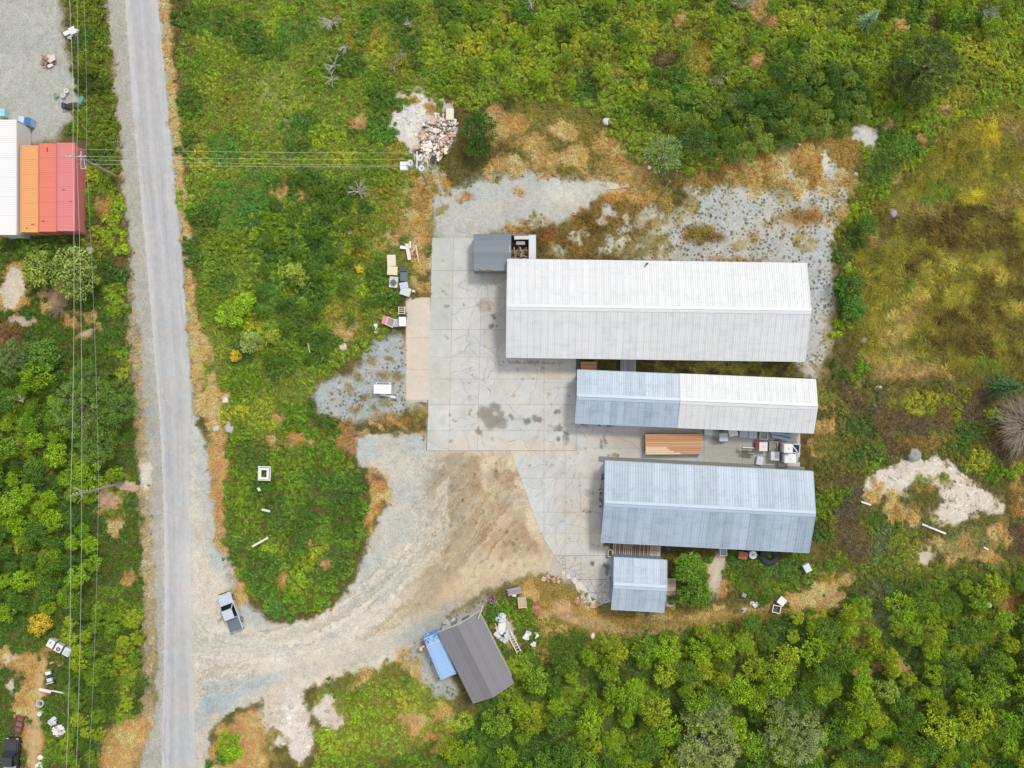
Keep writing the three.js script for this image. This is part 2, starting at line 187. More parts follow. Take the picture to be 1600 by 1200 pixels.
// dead grass round the yard
for (const q of `655 300 26 20|650 340 26 24|660 370 18 24|655 410 20 26|662 450 12 20|620 340 26 22|600 370 20 14|655 280 20 16|690 285 12 12|590 300 14 10|630 300 18 14|560 290 10 8|775 185 18 20|790 215 24 30|800 255 20 18|770 265 16 10|840 230 16 24|870 205 26 18|900 240 26 20|860 260 30 10|950 225 16 20|965 250 22 22|985 275 20 20|1000 300 18 12|930 275 20 8|1110 262 30 12|1160 265 30 12|1220 250 30 20|1260 240 24 20|1290 280 22 22|1330 290 18 20|1240 285 30 12|1180 285 30 8|1315 330 8 14|1390 790 34 16|1370 772 14 14|1420 800 20 12|1455 855 26 16|1560 835 18 26|1490 865 30 8|1430 868 20 10|1545 870 26 8|1590 750 16 26|1470 685 14 10|1362 706 10 10|1265 665 10 20|1275 700 14 16|1300 640 14 26|1290 660 14 18|1340 590 26 6|830 930 20 16|850 960 20 16|870 985 18 10|900 960 26 12|1280 925 44 14|640 1040 26 8|560 1065 30 6|700 1120 20 14|650 1140 20 14|640 1110 14 8|345 1170 10 26|400 1140 10 20|350 1140 14 10`.split('|')) { const [x, y, a, b] = q.split(' ').map(Number); straw(x, y, a, b, undefined, x % 3); }
ragged2('grass', 1090, 262, 34, 10, ['#8f5f38', '#7f5232'], 8); ragged2('grass', 1130, 258, 20, 8, ['#8f5f38', '#a06c40'], 6); ragged2('grass', 870, 375, 40, 20, ['#7a6434', '#6d5a30', '#84703c', '#93603c'], 24, false); ragged2('grass', 950, 350, 50, 26, ['#7a6836', '#6a5a2e', '#8a7440', '#9c7a44'], 30, false); ragged2('weedy', 1000, 385, 60, 16, ['#8d8044', '#a59a6a', '#7a7038'], 16, false); ragged2('grass', 1095, 365, 30, 8, ['#6d6a2a', '#8f8a30', '#8a4f48', '#7a4440'], 16, false);
ragged2('grass', 1120, 574, 130, 8, ['#a8a650', '#b3ac5c', '#949a48'], 30); ragged2('grass', 1510, 845, 34, 26, ['#76844a', '#8a8a52', '#6a7640', '#a39a68', '#b3965c'], 16); ragged2('grass', 1440, 758, 22, 12, ['#b39158', '#7d8a3c', '#9a7a48'], 12); ragged2('grass', 1475, 752, 12, 14, ['#6f7d38', '#8a8a48'], 8); ragged2('grass', 1505, 750, 6, 6, ['#7a8040'], 3); ragged2('grass', 1490, 780, 8, 8, ['#7a7a40'], 4); ragged2('grass', 1425, 755, 5, 6, ['#a8794a'], 3);  // grass between warehouse and middle shed coloured paler to offset the roofs' shade
ragged2('grass', 1300, 700, 20, 40, ['#7c7a3c', '#8a8440', '#6c7434'], 16, false); ragged2('grass', 1285, 620, 14, 30, ['#7d8a36', '#8a9040', '#a39350'], 12, false);
// gravel showing through the weeds behind the warehouse, weeds creeping over the gravel
for (const [x, y, a, b] of [[945, 335, 20, 14], [985, 350, 22, 14], [960, 385, 26, 12], [1015, 335, 20, 14], [905, 370, 16, 8], [880, 392, 16, 6], [1235, 275, 16, 10], [1300, 265, 12, 20], [1318, 300, 14, 14], [1270, 300, 22, 10], [1080, 300, 20, 10]]) ragged2('weedy', x, y, a, b, ['#c6c4bc', '#bcbab0', '#d2cfc6'], 10, false);
for (const [x, y, a, b] of [[1045, 345, 26, 16], [1080, 322, 24, 10], [1015, 372, 22, 14], [1240, 305, 30, 10], [1300, 345, 12, 24], [1215, 345, 26, 12], [1255, 375, 26, 14], [1170, 380, 30, 10], [1297, 520, 8, 40], [1285, 575, 14, 14], [700, 300, 16, 8], [780, 275, 30, 6], [870, 275, 30, 7], [840, 345, 18, 8], [690, 330, 8, 16]]) ragged2('weedy', x, y, a, b, ['#9a8a58', '#a8996c', '#8a8450', '#b09a70'], 9, false);
for (const [x, y] of [[1365, 745], [1400, 728], [1480, 722], [1520, 752], [1560, 785], [1520, 806], [1470, 818], [1455, 800], [1478, 765], [1410, 772]]) ragged2('weedy', x, y, 12, 8, ['#b9a98a', '#a8946a', '#c9bca6', '#8d8450'], 7, false);
// concrete
const CONCRETE = '#cdcecd';
G('hard', CONCRETE, YARD, 0, 1, false); G('hard', '#d6cabd', '634,465 675,465 675,630 634,626', 0, 1, false);
G('hard', '#c6c9c3', '675,372 708,372 703,704 666,704', 2, 1, false);
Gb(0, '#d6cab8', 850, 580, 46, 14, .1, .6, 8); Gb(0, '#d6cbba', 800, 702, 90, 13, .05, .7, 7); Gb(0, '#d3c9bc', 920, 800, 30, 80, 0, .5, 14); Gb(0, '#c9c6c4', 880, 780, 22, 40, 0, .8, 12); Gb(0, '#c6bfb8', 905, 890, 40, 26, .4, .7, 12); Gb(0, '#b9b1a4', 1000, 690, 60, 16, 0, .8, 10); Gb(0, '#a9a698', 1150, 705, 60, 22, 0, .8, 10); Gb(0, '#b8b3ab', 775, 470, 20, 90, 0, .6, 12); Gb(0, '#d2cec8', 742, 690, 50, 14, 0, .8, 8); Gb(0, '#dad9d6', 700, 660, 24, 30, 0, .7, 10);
const stainR = rng(71), stain = (x, y, a, b, r = 0, c = '#85837a', al = .8) => { const n = 10 + a * b * .25; for (let i = 0; i < n; i++) { const g = stainR() * 6.28, d = Math.sqrt(stainR()) * .85, u = Math.cos(g) * d * a, v = Math.sin(g) * d * b, s = (.12 + stainR() * .3) * Math.min(a, b) + .5; Gb(0, c, x + u * Math.cos(r) - v * Math.sin(r), y + u * Math.sin(r) + v * Math.cos(r), s * (.7 + stainR() * .9), s, stainR() * 3, al * (.3 + stainR() * .5), 1); } };
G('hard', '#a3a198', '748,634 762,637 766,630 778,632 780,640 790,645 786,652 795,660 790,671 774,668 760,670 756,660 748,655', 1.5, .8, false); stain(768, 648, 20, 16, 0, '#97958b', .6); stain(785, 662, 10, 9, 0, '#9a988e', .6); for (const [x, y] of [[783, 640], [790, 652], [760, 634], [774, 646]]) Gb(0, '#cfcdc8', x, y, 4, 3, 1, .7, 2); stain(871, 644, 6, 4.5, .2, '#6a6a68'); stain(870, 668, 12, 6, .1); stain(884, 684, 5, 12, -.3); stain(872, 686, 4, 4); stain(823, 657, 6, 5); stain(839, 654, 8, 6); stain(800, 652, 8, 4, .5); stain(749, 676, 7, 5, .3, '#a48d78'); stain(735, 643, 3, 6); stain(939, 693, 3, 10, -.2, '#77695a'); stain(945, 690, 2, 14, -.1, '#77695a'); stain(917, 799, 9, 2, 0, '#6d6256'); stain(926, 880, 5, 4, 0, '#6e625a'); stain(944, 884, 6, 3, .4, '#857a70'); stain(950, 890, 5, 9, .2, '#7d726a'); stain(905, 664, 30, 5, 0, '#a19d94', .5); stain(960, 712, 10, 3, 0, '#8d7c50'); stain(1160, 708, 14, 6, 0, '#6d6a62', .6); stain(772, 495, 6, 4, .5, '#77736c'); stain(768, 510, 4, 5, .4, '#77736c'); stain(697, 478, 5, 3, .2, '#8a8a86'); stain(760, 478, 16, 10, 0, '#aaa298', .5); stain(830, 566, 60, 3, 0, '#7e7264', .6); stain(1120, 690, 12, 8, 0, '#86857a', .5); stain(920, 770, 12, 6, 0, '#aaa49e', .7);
{ const r = rng(31), crack = (x, y, a, n) => { soil.strokeStyle = '#6f6c66'; soil.globalAlpha = .07 + r() * .13; soil.lineWidth = .4 + r() * .5; soil.beginPath(); soil.moveTo(x, y); for (let k = 0; k < n; k++) { a += (r() - .5) * 1.1; const L = 1.5 + r() * 4; x += Math.cos(a) * L; y += Math.sin(a) * L; soil.lineTo(x, y); if (n > 3 && r() < .16) { const [u, v] = [x, y]; soil.stroke(); crack(u, v, a + (r() < .5 ? 1.2 : -1.2), 3 + r() * 3); soil.beginPath(); soil.moveTo(u, v); } } soil.stroke(); soil.globalAlpha = 1; }; for (let i = 0; i < 0; i++) { const x = 680 + r() * 270, y = 380 + r() * 480; if (x > 800 && y < 560 || y > 704 && x < 790 + (y - 704) * .5) continue; crack(x, y, r() * 7, 4 + r() * 7); } for (let i = 0; i < 160; i++) { const x = 680 + r() * 270, y = 380 + r() * 480; if (y > 704 && x < 800 + (y - 704) * .5) continue; Gb(0, r() < .5 ? '#b1aea7' : '#dcd9d3', x, y, 2 + r() * 9, 2 + r() * 6, r() * 3, .3, 3); } }
{ const r = rng(37); for (let i = 0; i < 90; i++) { const a = r() * 6.28, x = 840 + Math.cos(a) * r() * 110, y = 700 + Math.sin(a) * r() * 150; if (y > 704 && x < 805 + (y - 704) * .45) continue; Gb(0, ['#d6c8b2', '#cfc0aa', '#ddd2c2'][i % 3], x, y, 4 + r() * 16, 2 + r() * 7, r() * 3, .1, 4); } for (let i = 0; i < 120; i++) { const x = 690 + r() * 260, y = 400 + r() * 480; if (y > 704 && x < 805 + (y - 704) * .45) continue; stain(x, y, 1 + r() * 5, .6 + r() * 2.4, r() * 3, ['#94918a', '#a8a49b', '#8a857c'][i % 3], .4); } for (let i = 0; i < 24; i++) { const t = r(), x = 812 + t * 90 + r() * 20, y = 705 + t * 190; stroke(soil, '#c2b19a', [[x - 20, y + 30], [x, y], [x + 30 + r() * 20, y - 40 - r() * 30]], 1 + r() * 2, .25); } }
// asphalt
G('hard', '#c0c0c1', ROAD, 1, 1, false);
{ const mid = roadL.map(([x, y], i) => [x, y]); const lane = (f) => { const q = []; for (let y = -80; y <= 1280; y += 40) q.push([along(roadL, y) * (1 - f) + along(roadR, y) * f, y]); return q; };
  for (const [f, c, w, a] of [[.28, '#b0b1b5', 11, .5], [.62, '#b1b2b6', 12, .5], [.03, '#cfd0ce', 4, .8], [.1, '#c6c8ca', 3, .6], [.97, '#c9c9c6', 4, .8], [.87, '#c2c5c8', 5, .5], [.45, '#bfc2c7', 6, .6]]) stroke(soil, c, lane(f), w, a, 1.5);
  const r = rng(8); for (let i = 0; i < 70; i++) { const f = r(), y0 = r() * 1200 - 60, q = []; for (let k = 0; k < 5; k++) q.push([along(roadL, y0 + k * 30) * (1 - f) + along(roadR, y0 + k * 30) * f + (r() - .5) * 1.5, y0 + k * 30]); stroke(soil, r() < .5 ? '#9fa3aa' : '#d0d2d4', q, .7 + r() * 1.4, .35); }
  stroke(soil, '#8f949c', '256,805 300,818 352,832 380,838', 1, .0);
  Gb(0, '#d6d4cf', 292, 900, 12, 70, 0, .5, 8); }
// ---------------------------------------------------------------- what grows where
P('#748c34', .28, '262,-90 720,-90 700,150 640,280 600,420 610,470 640,490 560,560 490,590 480,640 520,660 530,690 330,660 318,540 300,380', 5, .75);
P('#49652a', .36, '-100,372 180,372 206,500 226,760 240,960 240,1110 160,1180 110,1290 -100,1290', 5, .95);  // undergrowth tinted dark to read as shaded gaps between the crowns
P('#67792c', .4, '100,-90 165,-90 185,200 190,290 120,370 90,370 90,226 130,160', 4, .9);
P('#7a9036', .34, '690,-90 1700,-90 1700,170 1490,170 1430,270 1350,340 1320,280 1330,200 1240,215 1130,270 1040,270 960,220 950,170 800,150 690,180', 6, .95);
P('#62802f', .34, '355,640 460,650 530,690 572,755 570,850 535,915 480,962 425,962 372,915 350,840 352,760', 3, 1);
P('#4a662a', .38, '820,985 1000,985 1200,955 1340,905 1600,880 1700,900 1700,1290 480,1290 490,1200 590,1195 700,1150 745,1105 800,1075 835,1040', 6, 1);  // dark tint here stands in for shade between the thicket crowns
P('#717a35', .5, '1290,330 1345,290 1350,400 1310,430', 4, .5);
P('#696c3c', .38, '1295,600 1480,595 1560,680 1530,760 1460,712 1400,715 1340,745 1340,850 1290,860 1275,740', 7, .95);
P('#6d7a34', .5, '1340,800 1440,830 1450,880 1600,880 1600,900 1330,905 1290,870', 6, .9);
P('#5f7d2c', .5, '1050,862 1290,870 1330,885 1200,945 1130,905 1120,935 1050,945', 4, .9);
P('#5a7a2c', .45, '740,945 800,920 850,950 850,985 820,1075 800,1060 760,975', 4, .8);
P('#7c9434', .3, '500,1078 560,1066 640,1036 720,1095 690,1150 600,1190 480,1230 505,1140', 5, .8);
// upper middle, between the road and the yard
const hues = { d: '#4c6a34', D: '#44622a', g: '#66832e', b: '#829c34', y: '#97a23c', o: '#7c8038', t: '#87813f', e: '#4f7a3a', p: '#8f9a52', h: '#5f4e48', H: '#554a4a', r: '#8c6f40', G: '#62715a', k: '#3d5024' };
const spots = `
d 300 30 30 22 .4|b 330 60 22 14 .3|d 350 40 26 20 .5|g 310 110 26 20 .4|d 390 60 26 30 .5|b 440 35 30 24 .4|d 420 80 26 18 .6|e 460 50 24 34 .3|d 300 160 24 26 .5|y 330 130 18 14 .3|
o 365 170 26 22 .3|d 300 230 22 24 .5|y 320 250 26 24 .4|e 350 230 30 26 .3|b 290 320 18 30 .4|e 360 320 40 40 .25|d 320 345 26 26 .6|d 300 400 16 34 .5|g 350 390 34 26 .5|e 410 300 36 40 .25|o 440 300 20 10 .2|
d 480 290 34 26 .6|d 520 310 30 24 .6|d 500 350 30 22 .6|y 470 170 22 14 .4|d 470 210 40 24 .5|b 510 215 30 22 .4|e 455 200 24 20 .3|g 510 120 34 24 .5|d 545 100 24 26 .6|t 570 60 30 22 .4|y 590 85 26 14 .3|
g 590 130 26 20 .5|d 600 160 26 20 .6|o 630 110 24 18 .5|d 655 100 18 14 .6|b 680 80 30 22 .4|y 730 60 30 26 .4|g 700 130 26 22 .5|b 770 95 26 20 .4|d 640 60 24 18 .5|e 575 35 40 12 .5|d 630 20 30 18 .6|d 700 20 30 20 .6|g 740 20 24 16 .6|y 785 40 22 22 .4|
d 560 200 18 14 .5|e 590 200 24 30 .5|y 540 250 26 14 .4|g 580 260 30 20 .5|t 620 240 20 18 .4|o 600 300 20 18 .4|d 550 295 18 16 .6|d 570 330 14 20 .6|t 630 330 26 30 .3|o 560 360 22 20 .5|
d 440 390 30 22 .6|b 450 420 20 14 .5|g 430 360 30 20 .6|d 500 400 34 22 .6|d 490 450 36 20 .6|g 530 430 28 18 .5|o 560 400 18 16 .4|d 590 430 26 18 .6|d 600 470 26 14 .6|b 565 455 12 10 .4|
b 380 485 34 26 .6|g 330 460 22 40 .4|e 420 470 26 30 .3|d 460 500 36 24 .6|g 440 540 36 26 .5|t 520 490 20 18 .4|d 510 530 30 18 .5|o 560 510 24 14 .4|g 480 560 30 20 .5|d 440 580 36 20 .5|d 500 555 20 16 .6|
d 350 440 20 16 .5|g 380 600 36 30 .5|y 350 640 20 26 .4|o 440 610 26 14 .3|d 500 640 20 24 .6|d 512 660 12 18 .6|g 460 650 34 20 .5|y 420 660 20 14 .3|d 380 550 30 20 .5|y 400 520 20 16 .4
y 400 640 22 30 .4|o 420 690 30 18 .3|d 400 710 30 20 .4|d 500 770 40 40 .35|D 540 800 26 40 .4|g 460 760 34 24 .35|d 430 800 36 24 .35|D 470 830 50 20 .4|b 420 855 30 12 .4|d 410 890 30 26 .5|y 500 870 20 14 .4|b 470 900 30 14 .4|d 520 880 24 30 .4|e 430 940 40 12 .4|g 480 940 30 12 .4|D 410 770 30 20 .4|d 550 760 20 26 .4|g 380 780 20 40 .4|d 370 860 16 30 .4
b 60 390 26 14 .6|d 90 380 40 14 .6|o 150 380 26 26 .4|b 185 380 14 40 .4|d 185 430 12 40 .5|d 30 490 40 12 .6|b 180 470 20 26 .4|d 130 500 40 18 .5|b 200 560 12 30 .4|y 195 585 14 14 .4|d 60 560 40 20 .8|g 30 610 30 24 .8|y 20 640 22 14 .8|b 40 690 30 16 .8|g 60 640 30 20 .8|d 90 700 20 20 .8|
b 60 720 24 16 .8|b 120 720 20 16 .8|d 30 760 24 20 .8|b 60 790 36 22 .8|g 30 830 26 20 .8|d 110 810 20 26 .8|y 40 850 18 14 .8|b 80 860 26 18 .8|d 120 880 30 24 .8|g 60 900 36 18 .8|d 30 910 22 20 .8|k 100 850 12 8 .8|d 20 960 26 20 .7|g 40 930 30 14 .8|y 60 915 20 8 .7|
b 200 960 20 26 .5|g 170 940 30 26 .5|b 150 960 20 20 .5|y 180 1010 26 22 .5|d 130 1000 26 40 .6|g 150 1060 40 26 .6|y 195 1060 26 26 .5|b 190 1110 26 14 .5|d 120 1100 30 40 .6|g 80 1170 30 26 .5|d 160 1160 16 26 .5|o 90 930 30 14 .5|d 185 845 16 22 .3|y 185 770 30 12 .3|o 180 800 26 10 .3
d 130 60 16 24 .4|k 140 130 18 34 .5|d 150 240 30 14 .5|y 140 280 22 12 .4|g 160 310 26 26 .5|d 130 350 14 16 .5|b 180 330 14 30 .4
b 820 60 30 26 .5|y 840 110 34 26 .4|b 880 40 34 22 .5|y 900 70 30 26 .5|d 930 25 18 14 .6|d 880 55 14 12 .6|b 860 90 26 20 .5|o 930 90 34 20 .4|d 975 50 22 18 .5|y 1000 40 30 26 .5|t 960 110 34 16 .4|b 990 90 24 22 .5|d 920 130 30 18 .5|o 880 130 26 14 .4|g 830 140 26 16 .5|e 820 20 20 16 .6|
o 1080 60 40 34 .3|t 1090 90 40 20 .3|y 1120 30 26 16 .4|d 1130 10 40 10 .6|b 1130 70 30 18 .4|y 1000 130 26 14 .4|d 1030 120 22 18 .6|H 1035 95 20 14 .4|d 1060 120 18 16 .6|e 1070 160 26 26 .6|d 1020 170 26 20 .6|g 980 170 30 16 .5|d 1120 170 24 20 .6|k 1140 150 14 12 .6|d 1150 190 30 22 .7|g 1110 210 30 18 .6|b 1150 215 20 14 .5|d 1190 170 26 26 .7|k 1165 140 18 10 .6|G 1150 165 18 14 .6|
y 1230 40 26 22 .5|y 1270 30 26 22 .5|g 1240 80 30 20 .5|d 1220 100 24 26 .6|b 1290 90 30 20 .5|e 1250 130 20 26 .4|d 1290 130 30 26 .7|d 1330 130 26 24 .7|g 1300 170 34 18 .7|d 1340 160 22 18 .7|b 1330 60 20 16 .5|k 1385 20 20 10 .7|d 1430 20 26 14 .6|g 1480 30 24 20 .6|H 1460 35 12 10 .5|d 1500 40 20 16 .6|d 1540 30 24 16 .6|y 1560 90 30 30 .5|b 1580 50 24 20 .5|y 1520 80 20 30 .4|o 1530 120 26 20 .4|y 1580 110 20 18 .5|t 1500 150 30 14 .3|b 1420 190 30 14 .5|g 1400 170 34 10 .4|y 1480 170 20 20 .3|d 1380 210 20 18 .5|b 1440 240 22 14 .4|b 1470 265 20 14 .4|d 1430 225 20 20 .6|y 1280 60 20 12 .4|d 1220 200 22 24 .7|e 1250 205 20 10 .4`;
const more = `
y 1545 220 30 24 .3|y 1525 235 20 16 .2|b 1340 340 16 40 .6|d 1345 370 18 26 .7|d 1320 455 18 20 .7|d 1330 480 20 24 .7|b 1312 510 12 16 .5|y 1330 420 10 12 .4|d 1315 590 22 10 .5|g 1340 585 26 10 .5|d 1310 395 12 12 .5
h 1330 620 30 14 .35|h 1340 650 30 14 .35|h 1400 640 40 14 .35|H 1430 680 40 14 .35|h 1370 650 40 12 .35|h 1420 665 44 14 .35|G 1370 625 26 10 .4|d 1350 665 34 18 .4|h 1390 690 50 12 .3|r 1440 690 30 14 .3|y 1440 630 50 18 .35|o 1490 630 30 26 .35|h 1470 655 16 20 .4|H 1520 640 26 16 .4|b 1555 650 14 12 .6|d 1510 680 18 22 .5|y 1530 720 26 20 .5|g 1560 740 20 16 .5|h 1560 700 20 10 .4|b 1590 730 14 12 .5|d 1500 700 16 14 .5|d 1350 710 30 16 .4|b 1365 725 14 10 .5
H 1325 760 18 26 .3|H 1320 800 20 30 .3|h 1330 840 26 26 .3|g 1285 790 16 50 .6|d 1280 830 14 26 .6|d 1375 820 26 18 .4|G 1370 850 34 16 .4|y 1420 810 20 16 .4|b 1400 800 14 12 .5|H 1340 865 20 14 .3|o 1420 860 40 16 .4|d 1490 890 26 10 .5|g 1550 880 34 10 .4|h 1590 850 14 26 .3|r 1590 790 16 20 .3
d 1150 880 34 14 .5|D 1180 910 40 18 .4|d 1230 890 34 16 .4|g 1210 920 26 10 .4|o 1290 900 24 12 .4|b 1070 885 20 18 .7|d 1090 920 24 22 .7|d 1060 925 16 16 .7|y 1055 950 26 5 .3
g 780 950 20 12 .4|d 770 960 16 14 .5|d 795 1000 16 26 .5|b 810 1040 20 18 .6|g 830 960 14 14 .4|t 870 980 30 10 .4|t 850 1020 26 14 .4|d 880 1040 26 22 .6|b 930 1020 20 16 .5|y 960 1000 26 14 .4|t 970 1020 26 14 .4
d 1010 1030 34 30 .6|g 1050 1010 30 26 .6|d 1090 1000 34 20 .6|g 1130 990 26 20 .6|b 1060 1060 26 24 .7|b 1000 1090 30 30 .7|y 1110 1050 40 30 .7|k 1055 1065 14 14 .7|k 955 1075 8 20 .7|b 900 1090 30 26 .7|g 860 1100 26 24 .7|y 830 1120 24 22 .7|b 920 1130 34 24 .7|k 940 1145 14 8 .7|d 980 1130 22 20 .7|y 1010 1150 22 26 .7|k 990 1130 14 10 .7|b 960 1160 40 18 .7|k 920 1180 14 12 .7|d 830 1180 40 18 .8|d 760 1170 40 22 .8|g 740 1190 40 14 .8|b 720 1130 20 18 .6|d 780 1110 26 26 .8|b 800 1090 20 16 .7|d 870 1170 20 14 .8|b 1000 1190 40 10 .7
y 1170 1000 26 22 .7|d 1200 980 30 20 .7|k 1230 960 26 12 .7|d 1240 1000 30 30 .7|y 1210 1050 20 26 .7|k 1230 1070 12 16 .7|b 1280 1070 26 30 .7|b 1310 1010 30 26 .6|y 1280 970 26 16 .5|G 1370 930 26 20 .5|G 1390 970 26 30 .4|d 1320 940 26 14 .5|t 1350 990 26 30 .4|b 1430 970 26 26 .7|b 1470 960 26 24 .7|d 1440 930 26 22 .6|g 1460 920 26 14 .5|b 1480 1000 26 22 .7|y 1450 1010 26 16 .7|k 1430 1020 26 8 .6|d 1500 930 20 14 .6|o 1560 930 30 22 .4|r 1580 940 20 20 .3|y 1540 980 26 22 .6|y 1510 1010 20 30 .6|d 1490 1050 18 20 .7|d 1540 1060 34 30 .7|g 1580 1030 26 26 .7|k 1515 1060 10 26 .7|b 1500 1090 20 16 .7|y 1350 1100 26 30 .8|b 1340 1130 26 20 .8|k 1320 1100 12 14 .7|g 1390 1080 26 22 .8|y 1400 1180 30 18 .7|g 1390 1130 26 24 .7|b 1420 1130 16 12 .7|g 1470 1130 34 34 .8|d 1530 1110 26 20 .8|b 1550 1150 30 26 .8|g 1580 1130 20 24 .8|d 1590 1090 16 16 .8|e 1570 1180 26 20 .8|y 1430 1190 30 12 .7|d 1300 1140 16 30 .7|b 1270 1180 14 20 .7|d 1350 1180 26 18 .7|g 1510 1180 26 16 .8|k 1440 1150 10 10 .7|d 1360 1040 20 16 .5|t 1345 1045 14 12 .4|k 1380 1050 16 8 .6
d 560 1075 30 8 .4|d 520 1075 20 14 .5|g 560 1100 26 16 .4|y 635 1095 24 14 .4|b 520 1160 30 22 .4|b 570 1130 34 26 .4|g 540 1190 40 14 .4|o 640 1150 30 14 .3|d 630 1060 16 10 .4|t 610 1040 26 10 .3|y 715 1130 8 30 .5|g 660 1190 30 14 .6|y 470 1180 14 14 .4|y 655 1065 14 8 .3|b 365 1165 20 24 .6|y 358 1170 12 12 .6|d 345 1185 14 14 .5`;
for (const row of (spots + '|' + more).split(/[|\n]/)) { const [h, x, y, a, b, s] = row.trim().split(/\s+/); if (s) Pb(hues[h], +s, +x, +y, +a, +b, (x * 7 + y * 3) % 3, .78, 5); }
// where nothing tall grows
for (const k of [ROAD, leftVerge]) clear(k, 1);
for (const k of [SHOULDER_L, SHOULDER_R, DRIVE, LOT_TOP, LOT_W, OUTCROP, WHITE_A, WHITE_B]) clear(k, 2);
clear(LOT_NE, 5); clear(LOT_NW, 4); clear(HOUSE_LOT, 4); clear(YARD, 0); clear(RUBBLE, 6);
clear('838,404 850,362 900,350 935,314 1000,312 1040,322 1000,372 962,402', 4); clear('634,465 675,465 675,630 634,626', 1);
clear('243,-90 250,0 300,400 303,660 330,700 352,905 388,946 400,946 380,915 358,880 352,840 350,760 354,690 345,640 338,545 322,525 309,500 297,370 277,150 266,20 256,-90', 3);
clear('800,895 870,895 900,925 957,950 1045,955 1100,950 1210,945 1330,885 1345,905 1240,955 1100,985 990,990 900,985 850,955 820,930', 7);
clear('160,1140 200,1125 236,1110 244,1120 216,1200 150,1290 150,1200', 5); clear('330,1150 362,1125 390,1110 415,1110 420,1200 424,1290 390,1290 385,1160 362,1135 340,1160 330,1200', 3);
clear('1290,220 1345,200 1348,300 1300,330 1200,300 1100,285 1060,290 1130,262 1200,235', 7); clear('470,1082 520,1060 640,1018 655,1050 600,1062 540,1072 500,1084', 5);
clear('760,165 830,175 840,230 830,280 760,275 780,240 772,200', 7); clear('940,230 980,250 1000,290 1030,320 960,300 930,270', 6); clear('840,180 940,180 935,270 860,275', 12); clear('1340,330 1420,290 1480,200 1600,170 1700,170 1700,580 1540,585 1440,560 1340,570 1345,400', 9);
clear('640,300 690,260 680,300 672,372 670,465 645,470 640,410 628,360', 7); clear('1345,770 1470,800 1560,820 1575,880 1450,880 1440,830 1360,800', 6); clear('1278,665 1300,640 1320,680 1300,715 1262,730 1258,690', 6);
for (const s of `560 188 14|480 690 8|475 688 8|437 300 12|470 305 7|540 515 14|556 505 10|488 850 6|508 882 7|372 935 12|440 905 10|648 1130 18|680 1160 16|690 1110 14|1060 30 10|1183 98 15|1200 15 22|1412 40 9|1478 172 8|1385 195 9|1435 222 10|1395 275 12|1362 1045 12|1410 1040 14|1340 1050 9|1570 945 16|1595 790 12|435 650 8|425 690 8|345 618 10|460 690 14|160 320 16|165 700 0|170 780 18|178 820 12|205 905 14|90 470 26|112 495 16|150 500 14|20 440 24|10 470 22|30 460 18|30 430 14|10 1028 14|18 1070 8|75 1015 12|40 1040 20|42 1110 26|35 1160 16|60 1060 16|65 1160 10|180 1155 22|800 1000 10|795 980 12|1120 890 14|1130 920 12|1125 950 8|1100 965 8|1000 965 10|1290 935 24|1240 940 18`.split('|')) { const [x, y, r] = s.split(' ').map(Number); if (r) straw(x, y, r * 1.15, r, ['#cca266', '#c0955a', '#d2ae76'][(x + y) % 3], x % 3); }
for (const [x, y, a, b, t, c] of [[90, 470, 20, 14, .2, '#a58d74'], [20, 450, 18, 34, .2, '#d6cab8'], [112, 345, 14, 16, 0, '#d0bfa8'], [30, 500, 26, 8, .1, '#cdbca6'], [1120, 895, 12, 40, .15, '#d5c8b4'], [795, 985, 22, 8, .9, '#d8d2c8'], [226, 745, 9, 22, .1, '#e4ddd2'], [200, 760, 26, 8, .2, '#cdb69c'], [168, 780, 16, 14, 0, '#c9a98c'], [135, 520, 20, 5, -.3, '#c9b48f'], [1300, 1140, 0, 0, 0, '#fff'], [1445, 870, 16, 12, 0, '#cfc2b0'], [1420, 955, 0, 0, 0, '#fff'], [14, 1028, 12, 6, 0, '#d8c4b4'], [17, 1070, 7, 12, .2, '#d8cbb8'], [1350, 210, 22, 16, .5, '#dcd9d0'], [360, 668, 8, 10, 0, '#c9cbc6'], [352, 626, 8, 7, 0, '#d9c8b8']]) if (a) { Gb('gravel', c, x, y, a, b, t, .95, 3); bare(x, y, a, b, t); }
// worn two-wheel tracks and the mown path
G('dirt', '#cdae7e', '66,1020 76,1024 70,1060 66,1110 64,1150 66,1290 46,1290 40,1200 44,1130 50,1080', 3); stroke(plants, '#000', '0,0 0,0', 0, 0); clear('66,1020 76,1024 70,1060 66,1110 64,1150 66,1290 40,1290 36,1200 42,1130 50,1080', 2);
stroke(soil, '#d5b684', '392,1112 400,1150 408,1200 414,1290', 7, .8, 2); stroke(soil, '#d2b07c', '420,1125 425,1160 436,1210 440,1290', 4, .5, 2); clear('384,1110 425,1110 442,1290 396,1290', 3);
stroke(soil, '#d6b98a', '1000,966 1050,966 1100,964 1160,955 1230,944 1330,897', 5, .7, 2); stroke(soil, '#c6a878', '860,930 900,965 960,985 1040,985 1120,978', 6, .6, 2); Gb('grass', '#d8b678', 1280, 925, 50, 12, -.4, .8, 5); Gb('dirt', '#cfae84', 880, 950, 20, 16, .6, .7, 6); Gb('dirt', '#c9a97e', 930, 975, 30, 9, .15, .7, 5);
stroke(soil, '#d8cfc0', '678,262 684,280 690,300', 8, .8, 2); G('dirt', '#caa06a', '1336,585 1440,565 1470,585 1400,600', 6, .7);

